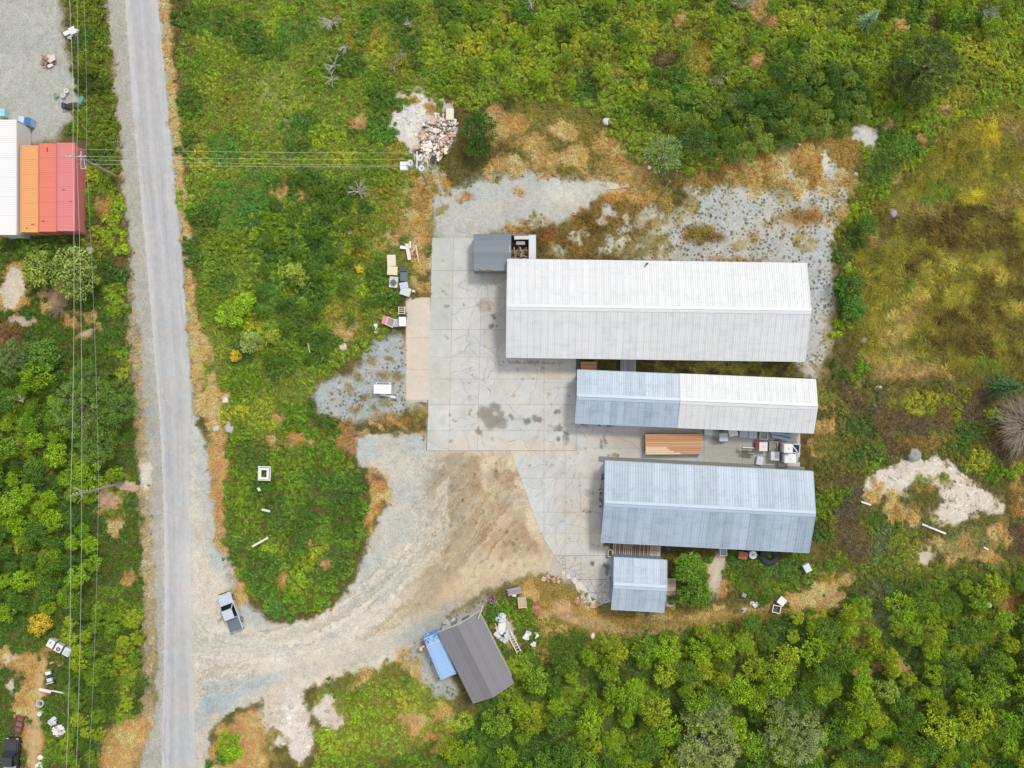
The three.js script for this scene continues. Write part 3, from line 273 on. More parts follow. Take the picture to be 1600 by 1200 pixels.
const img = (k) => k.canvas.getContext('2d').getImageData(0, 0, CW, CH).data;
const soilPx = img(soil), sortPx = img(sort), plantPx = img(plants), sizePx = img(size);
function look(d, x, y) { x = Math.min(CW - 2, Math.max(0, x + OX)); y = Math.min(CH - 2, Math.max(0, y + OY)); return (Math.floor(y) * CW + Math.floor(x)) * 4; }
function blend(d, x, y, out) { x = Math.min(CW - 2, Math.max(0, x + OX - .5)); y = Math.min(CH - 2, Math.max(0, y + OY - .5)); const xi = Math.floor(x), yi = Math.floor(y), u = x - xi, v = y - yi, i = (yi * CW + xi) * 4, j = i + CW * 4; for (let c = 0; c < 3; c++) out[c] = (d[i + c] * (1 - u) + d[i + 4 + c] * u) * (1 - v) + (d[j + c] * (1 - u) + d[j + 4 + c] * u) * v; return out; }
// one colour sheet for everything that lies on the ground, 162 x 121.5 m
const TW = 2048, TH = 1536, siteTexture = (() => {
  const data = new Uint8Array(TW * TH * 4), c = [0, 0, 0], q = [0, 0, 0], r = rng(99);
  for (let j = 0; j < TH; j++) for (let i = 0; i < TW; i++) {
    const x = (i + .5) / TW * CW - OX, y = (j + .5) / TH * CH - OY;
    blend(sortPx, x, y, q);
    const still = q[1], soft = 1 - .68 * still / 255, n1 = noise(x * .11, y * .11), n2 = noise(x * .11 + 50, y * .11 + 90), n3 = noise(x * .37 + 9, y * .37), n4 = noise(x * .37, y * .37 + 70);
    const wx = x + ((n1 - .5) * 9 + (n3 - .5) * 5) * soft, wy = y + ((n2 - .5) * 9 + (n4 - .5) * 5) * soft;
    blend(sortPx, wx, wy, q); if ((still > 128) !== (q[1] > 128)) { blend(soilPx, x, y, c); blend(sortPx, x, y, q); } else blend(soilPx, wx, wy, c);
    const grav = q[0] / 255, hard = q[1] / 255, gr = q[2] / 255, w = r(), big = fbm(x * .03 + 7, y * .03) - .5, mid = fbm(x * .16, y * .16 + 30) - .5, fine = noise(x * .9, y * .9) - .5;
    let l = 1 + big * .22 * (1 - hard * .6) + mid * (.3 - hard * .16) + fine * (.1 + .16 * gr + .1 * grav) + (w - .5) * (.06 + .2 * grav + .22 * gr - .02 * hard);
    if (grav > .4) { const s = noise(x * 1.7 + 40, y * 1.7); if (s > .84) l *= .72; else if (s < .1) l *= 1.12; }
    const warm = (noise(x * .05 + 90, y * .05) - .5) * (.03 + .07 * gr) + (noise(x * .5 + 3, y * .5 + 8) - .5) * (.02 + .1 * gr);
    const o = (j * TW + i) * 4;
    data[o] = Math.min(255, c[0] * Math.pow(Math.max(.2, l), .5) * (1 + warm)); data[o + 1] = Math.min(255, c[1] * Math.pow(Math.max(.2, l), .5)); data[o + 2] = Math.min(255, c[2] * Math.pow(Math.max(.2, l), .5) * (1 - warm)); data[o + 3] = 255;
  }
  const t = new THREE.DataTexture(data, TW, TH, THREE.RGBAFormat); t.colorSpace = THREE.SRGBColorSpace; t.magFilter = THREE.LinearFilter; t.wrapS = t.wrapT = THREE.MirroredRepeatWrapping; t.needsUpdate = true; return t;
})();
const grainTexture = (() => { const n = 512, d = new Uint8Array(n * n * 4), r = rng(3); for (let i = 0; i < n * n; i++) { const x = i % n, y = i / n | 0, v = 120 * noise(x * .5, y * .5) + 90 * noise(x * .25 + 8, y * .25) + 40 * r(); d.set([v, v, v, 255], i * 4); } const t = new THREE.DataTexture(d, n, n, THREE.RGBAFormat); t.magFilter = THREE.LinearFilter; t.wrapS = t.wrapT = THREE.RepeatWrapping; t.repeat.set(30, 22); t.needsUpdate = true; return t; })();
const siteUV = (g) => { const p = g.attributes.position, u = new Float32Array(p.count * 2); for (let i = 0; i < p.count; i++) { u[i * 2] = (p.getX(i) / S + 800 + OX) / CW; u[i * 2 + 1] = (p.getZ(i) / S + 600 + OY) / CH; } g.setAttribute('uv', new THREE.BufferAttribute(u, 2)); return g; };
const k0 = 1 / GAIN, siteMat = new THREE.MeshPhysicalMaterial({ specularIntensity: .3, map: siteTexture, color: new THREE.Color(k0, k0, k0), roughness: .95, bumpMap: grainTexture, bumpScale: .03, side: THREE.DoubleSide });
const hardMat = new THREE.MeshPhysicalMaterial({ specularIntensity: .5, map: siteTexture, color: new THREE.Color(k0, k0, k0), roughness: .85, bumpMap: grainTexture, bumpScale: .006, side: THREE.DoubleSide });

// ---------------------------------------------------------------- ground, road, gravel
const ground = mesh('ground', siteUV(new THREE.PlaneGeometry(2400, 2400).rotateX(-Math.PI / 2)), siteMat); ground.userData.kind = 'structure';
function ragged(poly, rough, seed) { // an outline in photo pixels as a flat sheet with an uneven edge
  const p = pts(poly), out = [], r = rng(seed);
  p.forEach(([x, y], i) => { const [a, b] = p[(i + 1) % p.length], n = Math.max(1, Math.round(Math.hypot(a - x, b - y) / 6)); for (let k = 0; k < n; k++) out.push(new THREE.Vector2(X(x + (a - x) * k / n + (r() - .5) * rough), -Z(y + (b - y) * k / n + (r() - .5) * rough))); });
  return new THREE.ShapeGeometry(new THREE.Shape(out)).rotateX(-Math.PI / 2);
}
function sheetOf(name, poly, rough, h, m = siteMat) { const o = mesh(name, siteUV(ragged(poly, rough, h * 1e4 | 0).translate(0, h, 0)), m); o.userData.kind = 'structure'; return o; }
sheetOf('gravel_shoulder', SHOULDER_L, 5, .004); sheetOf('gravel_shoulder', SHOULDER_R, 3, .006); sheetOf('gravel_driveway', DRIVE, 5, .01);
sheetOf('gravel_lot', LOT_NE, 8, .004); sheetOf('gravel_lot', LOT_TOP, 8, .006); sheetOf('gravel_lot', LOT_NW, 8, .004); sheetOf('gravel_lot', HOUSE_LOT, 7, .004); sheetOf('gravel_lot', LOT_W, 8, .004);
sheetOf('rock_outcrop', OUTCROP, 6, .004); sheetOf('rock_outcrop', WHITE_A, 6, .004); sheetOf('rock_outcrop', WHITE_B, 6, .004);
sheetOf('road', ROAD_L + ' ' + roadR.slice().reverse().map((p) => p.join(',')).join(' '), 1.2, .03, hardMat);
// ---------------------------------------------------------------- concrete slabs
function clip(p, a, b, c) { // keeps a*x + b*y <= c
  const o = []; for (let i = 0; i < p.length; i++) { const P = p[i], Q = p[(i + 1) % p.length], d = a * P[0] + b * P[1] - c, e = a * Q[0] + b * Q[1] - c; if (d <= 0) o.push(P); if (d * e < 0) { const t = d / (d - e); o.push([P[0] + (Q[0] - P[0]) * t, P[1] + (Q[1] - P[1]) * t]); } } return o;
}
const areaOf = (p) => Math.abs(p.reduce((s, [x, y], i) => { const q = p[(i + 1) % p.length]; return s + x * q[1] - q[0] * y; }, 0)) / 2;
const inset = (p, g) => { const c = p.reduce((s, q) => [s[0] + q[0] / p.length, s[1] + q[1] / p.length], [0, 0]); let o = p; p.forEach((A, i) => { const B = p[(i + 1) % p.length]; let nx = B[1] - A[1], ny = A[0] - B[0]; const L = Math.hypot(nx, ny); if (L < 1e-6) return; nx /= L; ny /= L; if ((c[0] - A[0]) * nx + (c[1] - A[1]) * ny > 0) { nx = -nx; ny = -ny; } o = clip(o, nx, ny, A[0] * nx + A[1] * ny - g); }); return o; };
function slabGeo(poly, top, thick, tilt, r) { // poly in photo pixels on the ground
  const s = new THREE.Shape(poly.map(([x, y]) => new THREE.Vector2(X(x), -Z(y)))), g = new THREE.ExtrudeGeometry(s, { depth: thick - .012, bevelEnabled: true, bevelThickness: .012, bevelSize: .01, bevelOffset: -.01, bevelSegments: 1 }).rotateX(-Math.PI / 2);
  const p = g.attributes.position, a = (r() - .5) * tilt, b = (r() - .5) * tilt, c = poly.reduce((q, v) => [q[0] + X(v[0]) / poly.length, q[1] + Z(v[1]) / poly.length], [0, 0]);
  for (let i = 0; i < p.count; i++) p.setY(i, p.getY(i) + top - thick + (p.getX(i) - c[0]) * a + (p.getZ(i) - c[1]) * b);
  return siteUV(g);
}
const toneMats = [.975, .99, 1.01, 1.025].map((f) => { const m = hardMat.clone(); m.color.setRGB(k0 * f, k0 * f * .995, k0 * f * .985); return m; });
const concrete = thing('concrete_yard', 'large cracked pale concrete slab yard between the sheds and driveway', 'concrete yard'); concrete.userData.kind = 'structure';
{ const b = mesh('joint_soil', ragged(YARD, 0, 1).translate(0, .02, 0), mat('#6f6a60', 1), concrete); b.userData.kind = 'structure'; }
const rs = rng(404);
function shatter(poly, n, gap) { // uneven pieces of a cracked slab
  if (n < 2) return [inset(poly, gap)];
  const xs = poly.map((p) => p[0]), ys = poly.map((p) => p[1]), seeds = []; let tries = 0;
  while (seeds.length < n && tries++ < 400) { const q = [Math.min(...xs) + rs() * (Math.max(...xs) - Math.min(...xs)), Math.min(...ys) + rs() * (Math.max(...ys) - Math.min(...ys))]; if (inside(poly, ...q)) seeds.push(q); }
  return seeds.map((a) => { let c = poly; for (const b of seeds) if (b !== a) { const nx = b[0] - a[0], ny = b[1] - a[1]; c = clip(c, nx, ny, (b[0] ** 2 + b[1] ** 2 - a[0] ** 2 - a[1] ** 2) / 2); if (c.length < 3) break; } return c; }).filter((c) => c.length > 2 && areaOf(c) > 8).map((c) => inset(c, gap)).filter((c) => c.length > 2 && areaOf(c) > 5);
}
function crooked(c, border) { // the broken edges of a piece wander, its cast edges stay straight
  const out = [], far = (x, y) => Math.min(...border.map(([a, b], i) => { const [d, e] = border[(i + 1) % border.length], t = clamp01(((x - a) * (d - a) + (y - b) * (e - b)) / ((d - a) ** 2 + (e - b) ** 2 || 1)); return Math.hypot(x - a - (d - a) * t, y - b - (e - b) * t); }));
  c.forEach(([x, y], i) => { const [a, b] = c[(i + 1) % c.length], n = Math.max(1, Math.round(Math.hypot(a - x, b - y) / 3)); for (let k = 0; k < n; k++) { const px = x + (a - x) * k / n, py = y + (b - y) * k / n, f = ss(0, 7, far(px, py)); out.push([px + f * ((noise(px * .13 + 7, py * .13) - .5) * 7 + (noise(px * .5, py * .5 + 30) - .5) * 2.2), py + f * ((noise(px * .13, py * .13 + 60) - .5) * 7 + (noise(px * .5 + 44, py * .5) - .5) * 2.2)]); } });
  return out;
}
function slabs(cols, rows, pieces, o = {}) {
  for (let i = 0; i < cols.length - 1; i++) for (let j = 0; j < rows.length - 1; j++) {
    if (o.skip && o.skip(cols[i], rows[j])) continue;
    const sh = (y) => (o.shear ?? 0) * (y - 372) / 332, x0 = cols[i], x1 = cols[i + 1], y0 = rows[j], y1 = rows[j + 1];
    let p = [[x0 + sh(y0), y0], [x1 + sh(y0), y0], [x1 + sh(y1), y1], [x0 + sh(y1), y1]];
    for (const h of o.cut ?? []) p = clip(p, ...h);
    if (p.length < 3 || areaOf(p) < 12) continue;
    const n = pieces(x0, y0);
    for (const c of shatter(p, n, n > 6 ? .2 : .09)) mesh(n > 8 ? 'slab_fragment' : 'slab', slabGeo(n > 1 ? crooked(c, p) : c, .075 + (rs() - .5) * .012, .14, n > 1 ? .012 : .004, rs), toneMats[Math.floor(rs() * 4)], o.parent ?? concrete);
  }
}
slabs([675, 709, 754, 800], [372, 423, 466, 515, 558, 592, 632, 673, 704], (x, y) => x > 700 && y > 420 && y < 560 ? 5 : x > 700 && y < 640 ? 3 : y > 660 ? 2 : 1, { shear: -8 });
slabs([792, 850, 900], [556, 592, 632, 673, 704], (x, y) => y > 670 ? 3 : 3);
const line = (a, b, c, d) => { const nx = -(d - b), ny = c - a; return [nx, ny, nx * a + ny * b]; };   // keeps the upper right of a line that falls to the right
const cuts = [line(800, 712, 845, 835), line(845, 835, 890, 905), line(890, 905, 940, 947)];
slabs([796, 850, 883, 922, 957], [704.2, 747, 800, 833, 868], (x, y) => x > 900 && y < 760 ? 2 : 3, { cut: cuts, skip: (x, y) => x > 940 && y < 860 && y > 720 });
slabs([840, 883, 908, 957], [868.2, 905], (x) => x > 900 ? 6 : 8, { cut: cuts });
slabs([883, 957], [905.2, 926], () => 20, { cut: cuts }); slabs([883, 957], [926.2, 946], () => 16, { cut: [line(890, 905, 940, 947), [.25, 1, 1179]] });
slabs([900.2, 945, 1000, 1055, 1100, 1160, 1250], [661, 700, 740], (x, y) => x < 990 ? 4 : x > 1050 ? 1 : 2, { skip: (x, y) => false });
for (const s of ['898,912 908,908 918,922 912,932 901,922', '893,905 900,902 902,911 896,912', '907,930 922,928 925,940 917,946 908,942', '926,938 938,936 941,944 928,950 921,948', '911,946 917,944 922,952 918,956', '897,936 904,932 906,940 900,944', '884,898 890,896 892,903 886,905', '877,893 882,891 884,897 879,898']) mesh('broken_slab', slabGeo(pts(s), .1 + rs() * .06, .15, .05, rs), mat('#ded5c8', .9), concrete);
const apron = thing('concrete_apron', 'pinkish concrete strip along the left edge of the yard', 'concrete strip'); apron.userData.kind = 'structure';
slabs([635, 672.4], [466, 528, 577, 625], () => 1, { parent: apron, cut: [[-.6, -1, -855]] });
for (const [o, l, c] of [[ground, 'grassy and scrubby open ground around the whole yard', 'ground']]) tag(o, l, c);
const structureLabels = { gravel_shoulder: 'loose grey gravel along the west edge of the paved road', gravel_shoulder_001: 'gravel strip along the east edge of the paved road', gravel_driveway: 'wide gravel and dirt driveway curving from the road to the slabs', gravel_lot: 'weedy grey gravel behind and beside the white-roofed warehouse', gravel_lot_001: 'pale gravel above the dark flat-roofed lean-to', gravel_lot_002: 'small weedy gravel lot with the white chest freezer', gravel_lot_003: 'weedy gravel beside the blue tarpaulin shelter', gravel_lot_004: 'grey gravel storage yard beside the shipping containers', rock_outcrop: 'pale bare rock in the scrub right of the long blue shed', rock_outcrop_001: 'large pale rock patch at the driveway mouth', rock_outcrop_002: 'smaller pinkish rock patch right of the driveway mouth', road: 'worn light grey two-lane paved road' };
for (const o of scene.children) if (structureLabels[o.name]) tag(o, structureLabels[o.name], o.name.replace(/_\d+$/, '').replace('_', ' '));

// ---------------------------------------------------------------- plants
function faces(list) { // [corner positions, colour] quads as one geometry with colours of their own
  const n = list.length, p = new Float32Array(n * 12), c = new Float32Array(n * 12), ix = [];
  list.forEach(([q, col], i) => { q.forEach((v, k) => { p.set([v.x, v.y, v.z], i * 12 + k * 3); c.set(col, i * 12 + k * 3); }); ix.push(i * 4, i * 4 + 1, i * 4 + 2, i * 4, i * 4 + 2, i * 4 + 3); });
  const g = new THREE.BufferGeometry(); g.setAttribute('position', new THREE.BufferAttribute(p, 3)); g.setAttribute('color', new THREE.BufferAttribute(c, 3)); g.setIndex(ix); g.computeVertexNormals(); return g;
}
const unit = (r) => { const u = r() * 2 - 1, a = r() * 6.2832, s = Math.sqrt(1 - u * u); return V3(s * Math.cos(a), u, s * Math.sin(a)); };
function leafQuad(p, n, len, wid, r, fold = .25) { // a leaf or spray of leaves: a folded diamond
  const a = V3(r() - .5, r() - .5, r() - .5).cross(n).normalize(), b = V3().crossVectors(n, a);
  const m = p.clone().addScaledVector(n, -len * fold);
  return [m.clone().addScaledVector(a, -len / 2), p.clone().addScaledVector(b, wid / 2), m.clone().addScaledVector(a, len / 2), p.clone().addScaledVector(b, -wid / 2)];
}
const shadeOf = (r, spread = .45) => { const v = 1 - spread / 2 + r() * spread, w = (r() - .5) * .16; return [v * (1 + w), v, v * (1 - w)]; };
// a dome of leaf clusters, about 1 across and h high
function dome(seed, lumps, per, leaf, h = .55, spread = .5) {
  const r = rng(seed), q = [];
  for (let i = 0; i < lumps; i++) {
    const a = i * 2.4 + r() * .7, d = Math.sqrt((i + .4) / lumps) * .4, c = V3(Math.cos(a) * d, h * (1 - d * d * 3.2) * (.65 + r() * .45), Math.sin(a) * d), R = .1 + r() * .12, tone = shadeOf(r, spread * 1.1);
    for (let k = 0; k < per; k++) { const u = unit(r); u.y = Math.abs(u.y) * 1.2 - .25; u.normalize(); const p = c.clone().addScaledVector(u, R * (.55 + r() * .6)), n = u.clone().multiplyScalar(.8).add(V3(0, .5, 0)).add(unit(r).multiplyScalar(.65)).normalize(), s = leaf * (.7 + r() * .7), t = shadeOf(r, spread); q.push([leafQuad(p, n, s, s * .72, r), t.map((v, j) => v * tone[j])]); }
  }
  return faces(q);
}
function tuft(seed, n, len, wid, droop, lean = 0) { // blades of grass from one root
  const r = rng(seed), q = [];
  for (let i = 0; i < n; i++) { const a = r() * 6.2832, o = V3((r() - .5) * .36, 0, (r() - .5) * .36), L = len * (.6 + r() * .6), d = V3(Math.cos(a), 0, Math.sin(a)).multiplyScalar(droop * (.3 + r())).add(V3(lean, 0, lean * .6)), s = V3(-Math.sin(a), 0, Math.cos(a)).multiplyScalar(wid * (.7 + r() * .6) / 2), m = o.clone().addScaledVector(d, L * .5).add(V3(0, L * .7, 0)), e = o.clone().addScaledVector(d, L * 1.2).add(V3(0, L * (.85 - droop * .4), 0)), c = shadeOf(r, .6);
    q.push([[o.clone().add(s), m.clone().add(s), m.clone().sub(s), o.clone().sub(s)], c]); q.push([[m.clone().add(s), e, e.clone().add(V3(.004, 0, .004)), m.clone().sub(s)], c]); }
  return faces(q);
}
const leafMat = new THREE.MeshPhysicalMaterial({ vertexColors: true, roughness: .8, side: THREE.DoubleSide, specularIntensity: .2 });
leafMat.name = 'leaves';
const FOL = 1.66, GRS = 1.65;                     // leaves shade one another: their own colour is lighter than a thicket looks
const regions = [['low leafy scrub covering the ground left of the road', 'scrub'], ['dense green scrub between the road and the concrete yard', 'scrub'], ['rolling green scrub behind the warehouse along the top', 'scrub'], ['brownish heath and bushes right of the sheds', 'heath'], ['leafy undergrowth of the thicket below the sheds', 'undergrowth']];
const regionOf = (x, y) => x < along(roadL, y) ? 0 : y > 1000 && x > 330 || y > 840 && x > 590 ? 4 : x < 690 ? 1 : x > 1290 && y > 200 ? 3 : y < 420 ? 2 : x > 1250 ? 3 : 4;
const domes = [dome(1, 15, 20, .13, .5, .7), dome(2, 19, 17, .12, .42, .7), dome(3, 13, 22, .14, .6, .7), dome(4, 26, 13, .1, .36, .8)];
const heathTuft = dome(9, 30, 10, .1, .4, .8);
function scatter(parent, name, geo, list) {
  const o = new THREE.InstancedMesh(geo, leafMat, list.length); o.name = numbered(name); o.castShadow = o.receiveShadow = true;
  const m = new THREE.Matrix4(), q = new THREE.Quaternion(), e = new THREE.Euler(), s = new THREE.Vector3(), p = new THREE.Vector3();
  list.forEach((t, i) => { m.compose(p.set(t[0], t[1], t[2]), q.setFromEuler(e.set(t[6] ?? 0, t[3], t[7] ?? 0)), s.set(t[4], t[5], t[4])); o.setMatrixAt(i, m); o.setColorAt(i, t[8]); });
  parent.add(o); return o;
}
const vary = (c, r, a = .16, b = .14) => { const v = 1 + (r() - .5) * 2 * a, w = (r() - .5) * b; return new THREE.Color().setRGB(Math.min(.6, c[0] * v * (1 + w)), Math.min(.6, c[1] * v), Math.min(.5, c[2] * v * (1 - w))); };
const tone = (rgb, i, f) => [lin(rgb[i] / 255) / GAIN * f, lin(rgb[i + 1] / 255) / GAIN * f, lin(rgb[i + 2] / 255) / GAIN * f];
const solid = [];                                // ground that things stand on: nothing grows through them
function keepOff(poly) { solid.push(pts(poly)); }
keepOff('790,407 1262,411 1256,562 790,556'); keepOff('900,580 1274,594 1268,672 900,658'); keepOff('944,724 1268,742 1264,858 942,845'); keepOff('957,862 1040,870 1036,950 955,948'); keepOff('690,985 745,957 795,1060 741,1094'); keepOff('664,1000 686,990 710,1048 690,1060'); keepOff('-20,185 135,215 135,372 -20,372'); keepOff('738,368 840,366 840,422 738,422');
{
  const r = rng(2024), lists = regions.map(() => domes.map(() => [])), heath = [], step = 6;
  for (let y = -70; y < 1270; y += step) for (let x = -95; x < 1695; x += step) {
    const px = x + r() * step, py = y + r() * step, n1 = noise(px * .11, py * .11) - .5, n2 = noise(px * .11 + 50, py * .11 + 90) - .5, wx = px + n1 * 10, wy = py + n2 * 10;
    const i = look(plantPx, wx, wy), cover = plantPx[i + 3] / 255, gap = fbm(px * .05 + 20, py * .05);
    if (cover < .12 || r() > cover * (1.25 - gap * .35) || solid.some((p) => inside(p, px, py))) continue;
    const reg = regionOf(px, py), tallness = sizePx[look(sizePx, wx, wy)] / 255 * (reg === 4 || reg === 0 && py > 500 ? .72 : 1), lump = fbm(px * .06 + 60, py * .06 + 20) - .45, hue = (noise(px * .04 + 5, py * .04) - .5) * .22;
    const c = tone(plantPx, i, FOL), v = (1 + lump * .75); c[0] *= v * (1 + hue) * 1.02; c[2] *= .75; c[1] *= v; c[2] *= v * (1 - hue);
    const purple = plantPx[i] > plantPx[i + 1] - 2 && tallness < .45;
    const w = (.5 + tallness * .62) * (.6 + r() * .95), h = w * (.4 + tallness * 1.1 + Math.max(0, lump) * 1.2);
    const t = [X(px), -.05, Z(py), r() * 6.28, w, h, (r() - .5) * .3, (r() - .5) * .3, vary(c, r)];
    if (purple) { t[8].multiplyScalar(.8); t[4] *= 1.25; t[5] *= .8; for (let k = 0; k < 3; k++) t[8].multiplyScalar(1.05); heath.push(t); for (let k = 0; k < 2; k++) heath.push([t[0] + (r() - .5) * .6, t[1], t[2] + (r() - .5) * .6, r() * 6, t[4] * .85, t[5] * .85, 0, 0, vary(c, r, .35).multiplyScalar(.9)]); continue; }
    lists[regionOf(px, py)][Math.floor(r() * domes.length)].push(t);
  }
  lists.forEach((l, k) => { const g = thing('shrubbery', regions[k][0], regions[k][1]); g.userData.kind = 'stuff'; l.forEach((t, i) => t.length && scatter(g, 'leafy_clump', domes[i], t)); if (k === 3 && heath.length) scatter(g, 'heath_clump', heathTuft, heath); });
}
{
  const r = rng(515), grass = [[], []], reed = [[], []], weeds = [], tufts = [tuft(11, 22, .32, .035, .9), tuft(12, 18, .42, .04, .7, .3)], reeds = [tuft(13, 34, .55, .035, .75, .3), tuft(14, 30, .65, .04, .9, -.2)], step = 4.6;
  for (let y = -70; y < 1270; y += step) for (let x = -95; x < 1695; x += step) {
    const px = x + r() * step, py = y + r() * step, wx = px + (noise(px * .11, py * .11) - .5) * 10, wy = py + (noise(px * .11 + 50, py * .11 + 90) - .5) * 10;
    const k = look(sortPx, wx, wy), gr = sortPx[k + 2] / 255, grav = sortPx[k] / 255;
    if (sortPx[k + 1] > 60) continue;
    const cover = plantPx[look(plantPx, wx, wy) + 3] / 255, i = look(soilPx, wx, wy), weedy = grav > .5 && gr > .15;
    if (weedy ? fbm(px * .09 + 8, py * .09) * .9 + r() * .35 < .64 : (r() > gr * 1.4 + .1 || grav > .4 || cover > .85 && r() < .7)) continue;
    if (solid.some((p) => inside(p, px, py))) continue;
    const lump = fbm(px * .07 + 33, py * .07 + 71) - .46, hue = (noise(px * .06 + 15, py * .06 + 40) - .5) * .3;
    let c = weedy ? [[.12, .13, .03], [.2, .13, .05], [.16, .17, .05], [.17, .08, .05]][Math.floor(r() * 4)].slice() : tone(soilPx, i, GRS); const v = 1 + lump * .9; c[0] *= v * (1 + hue * .6); c[1] *= v; c[2] *= v * (1 - hue);
    const t = [X(px), -.02, Z(py), r() * 6.28, (weedy ? .3 : .7) + r() * .7, (weedy ? .3 : .7) + r() * .6, 0, 0, vary(c, r, .2)];
    if (weedy) weeds.push(t); else if (gr > .85) { if (r() < .97) { t[8].multiplyScalar(.88); t[4] *= 1.1; t[3] = noise(px * .02, py * .02) * 9 + (r() - .5) * 1.5; t[5] *= .7 + Math.max(-.3, lump * 1.5); reed[Math.floor(r() * 2)].push(t); } } else grass[Math.floor(r() * 2)].push(t);
  }
  const g = thing('grass', 'dry and green grass growing on open ground everywhere', 'grass'); g.userData.kind = 'stuff'; grass.forEach((l, i) => scatter(g, 'grass_tuft', tufts[i], l));
  const m = thing('reeds', 'tall olive marsh grass right of the warehouse', 'marsh grass'); m.userData.kind = 'stuff'; reed.forEach((l, i) => scatter(m, 'reed_tuft', reeds[i], l));
  const w = thing('weeds', 'sparse weeds sprouting in the gravel lots', 'weeds'); w.userData.kind = 'stuff'; scatter(w, 'weed_tuft', tuft(15, 20, .2, .05, 1.2), weeds);
}
{ // loose stones
  const rocky = [OUTCROP, WHITE_A, WHITE_B, RUBBLE].map(pts);
  const r = rng(61), list = [], g0 = new THREE.IcosahedronGeometry(.5, 0); { const p = g0.attributes.position; for (let i = 0; i < p.count; i++) { const f = .7 + .6 * noise(p.getX(i) * 3 + 9, p.getZ(i) * 3 + p.getY(i) * 2); p.setXYZ(i, p.getX(i) * f, p.getY(i) * f * .6, p.getZ(i) * f); } g0.computeVertexNormals(); }
  for (let n = 0; n < 90000; n++) { const px = -95 + r() * 1790, py = -70 + r() * 1340, k = look(sortPx, px, py); if (sortPx[k] < 150 || sortPx[k + 1] > 60) continue; const i = look(soilPx, px, py), pale = soilPx[i] > 205 && rocky.some((p) => inside(p, px, py)), s = pale && r() < .5 ? .1 + r() * r() * .75 : .05 + r() * r() * .16, c = tone(soilPx, i, .75 + r() * .6); list.push([X(px), .015, Z(py), r() * 6, s, s * .8, r(), r(), new THREE.Color().setRGB(...c.map((v) => Math.min(.85, v)))]); }
  const o = thing('gravel_stones', 'loose stones lying on the gravel and pale rock', 'stones'); o.userData.kind = 'stuff'; const st = scatter(o, 'stone', g0, list); st.material = new THREE.MeshStandardMaterial({ roughness: .95 });
}
// ---------------------------------------------------------------- sheds
function streaks(seed, base, dirt) { // weathered sheet metal, purlin shading painted as bands, 16 m x 8 m
  const w = 512, h = 256, d = new Uint8Array(w * h * 4), r = rng(seed), b = seen(base), k = seen(dirt), colTone = []; for (let i = 0; i < w; i++) colTone.push(r());
  for (let j = 0; j < h; j++) for (let i = 0; i < w; i++) { const st = noise(i * .33, j * .012 + seed) * .6 + noise(i * 1.3 + 9, j * .03) * .4, bl = fbm(i * .03 + seed, j * .05), purlinShade = noise(i * .01 + 3, j * .22 + seed), f = clamp01(ss(.5, .95, st) * .5 + ss(.45, .8, bl) * .5 + ss(.55, .95, purlinShade) * .3 + (r() - .5) * .1); const c = [0, 1, 2].map((q) => { const v = [b.r, b.g, b.b][q] * (1 - f) + [k.r, k.g, k.b][q] * f; return Math.round(255 * Math.pow(v, 1 / 2.2)); }); d.set([...c, 255], (j * w + i) * 4); }
  const t = new THREE.DataTexture(d, w, h, THREE.RGBAFormat); t.colorSpace = THREE.SRGBColorSpace; t.magFilter = THREE.LinearFilter; t.wrapS = t.wrapT = THREE.RepeatWrapping; t.needsUpdate = true; return t;
}
function metal(seed, base, dirt, rough = .5, tones = [.85, .94, 1, 1.06]) { const t = streaks(seed, base, dirt); return tones.map((f) => new THREE.MeshStandardMaterial({ map: t, color: new THREE.Color(f, f, f * 1.005), roughness: rough, side: THREE.DoubleSide })); }
const whiteMetal = metal(21, '#e6e9ec', '#d3d8de', .5, [.965, .985, 1, 1.015]), blueMetal = metal(22, '#b7c9dc', '#9db0c4', .42), paleMetal = metal(23, '#c2d2e2', '#aabccf', .42);
function ribbed(w, len, n, ribH, u0) { // a ribbed metal sheet lying in x (w) and z (len), ribs along z
  const g = new THREE.BufferGeometry(), p = [], uv = [], ix = [], prof = [[0, 0]]; for (let i = 0; i < n; i++) { const a = w * (i + .5) / n, q = Math.min(.06, w / n * .2), H = i ? ribH : ribH * 1.4; prof.push([a - q, 0], [a - q * .5, H], [a + q * .5, H], [a + q, 0]); } prof.push([w, 0]);
  prof.forEach(([x, y]) => { for (const z of [0, len]) { p.push(x, y, z); uv.push((u0 + x) / 16, z / 8); } });
  for (let i = 0; i < prof.length - 1; i++) ix.push(i * 2, i * 2 + 1, i * 2 + 3, i * 2, i * 2 + 3, i * 2 + 2);
  g.setAttribute('position', new THREE.Float32BufferAttribute(p, 3)); g.setAttribute('uv', new THREE.Float32BufferAttribute(uv, 2)); g.setIndex(ix); const f = g.toNonIndexed(); f.computeVertexNormals(); return f;
}
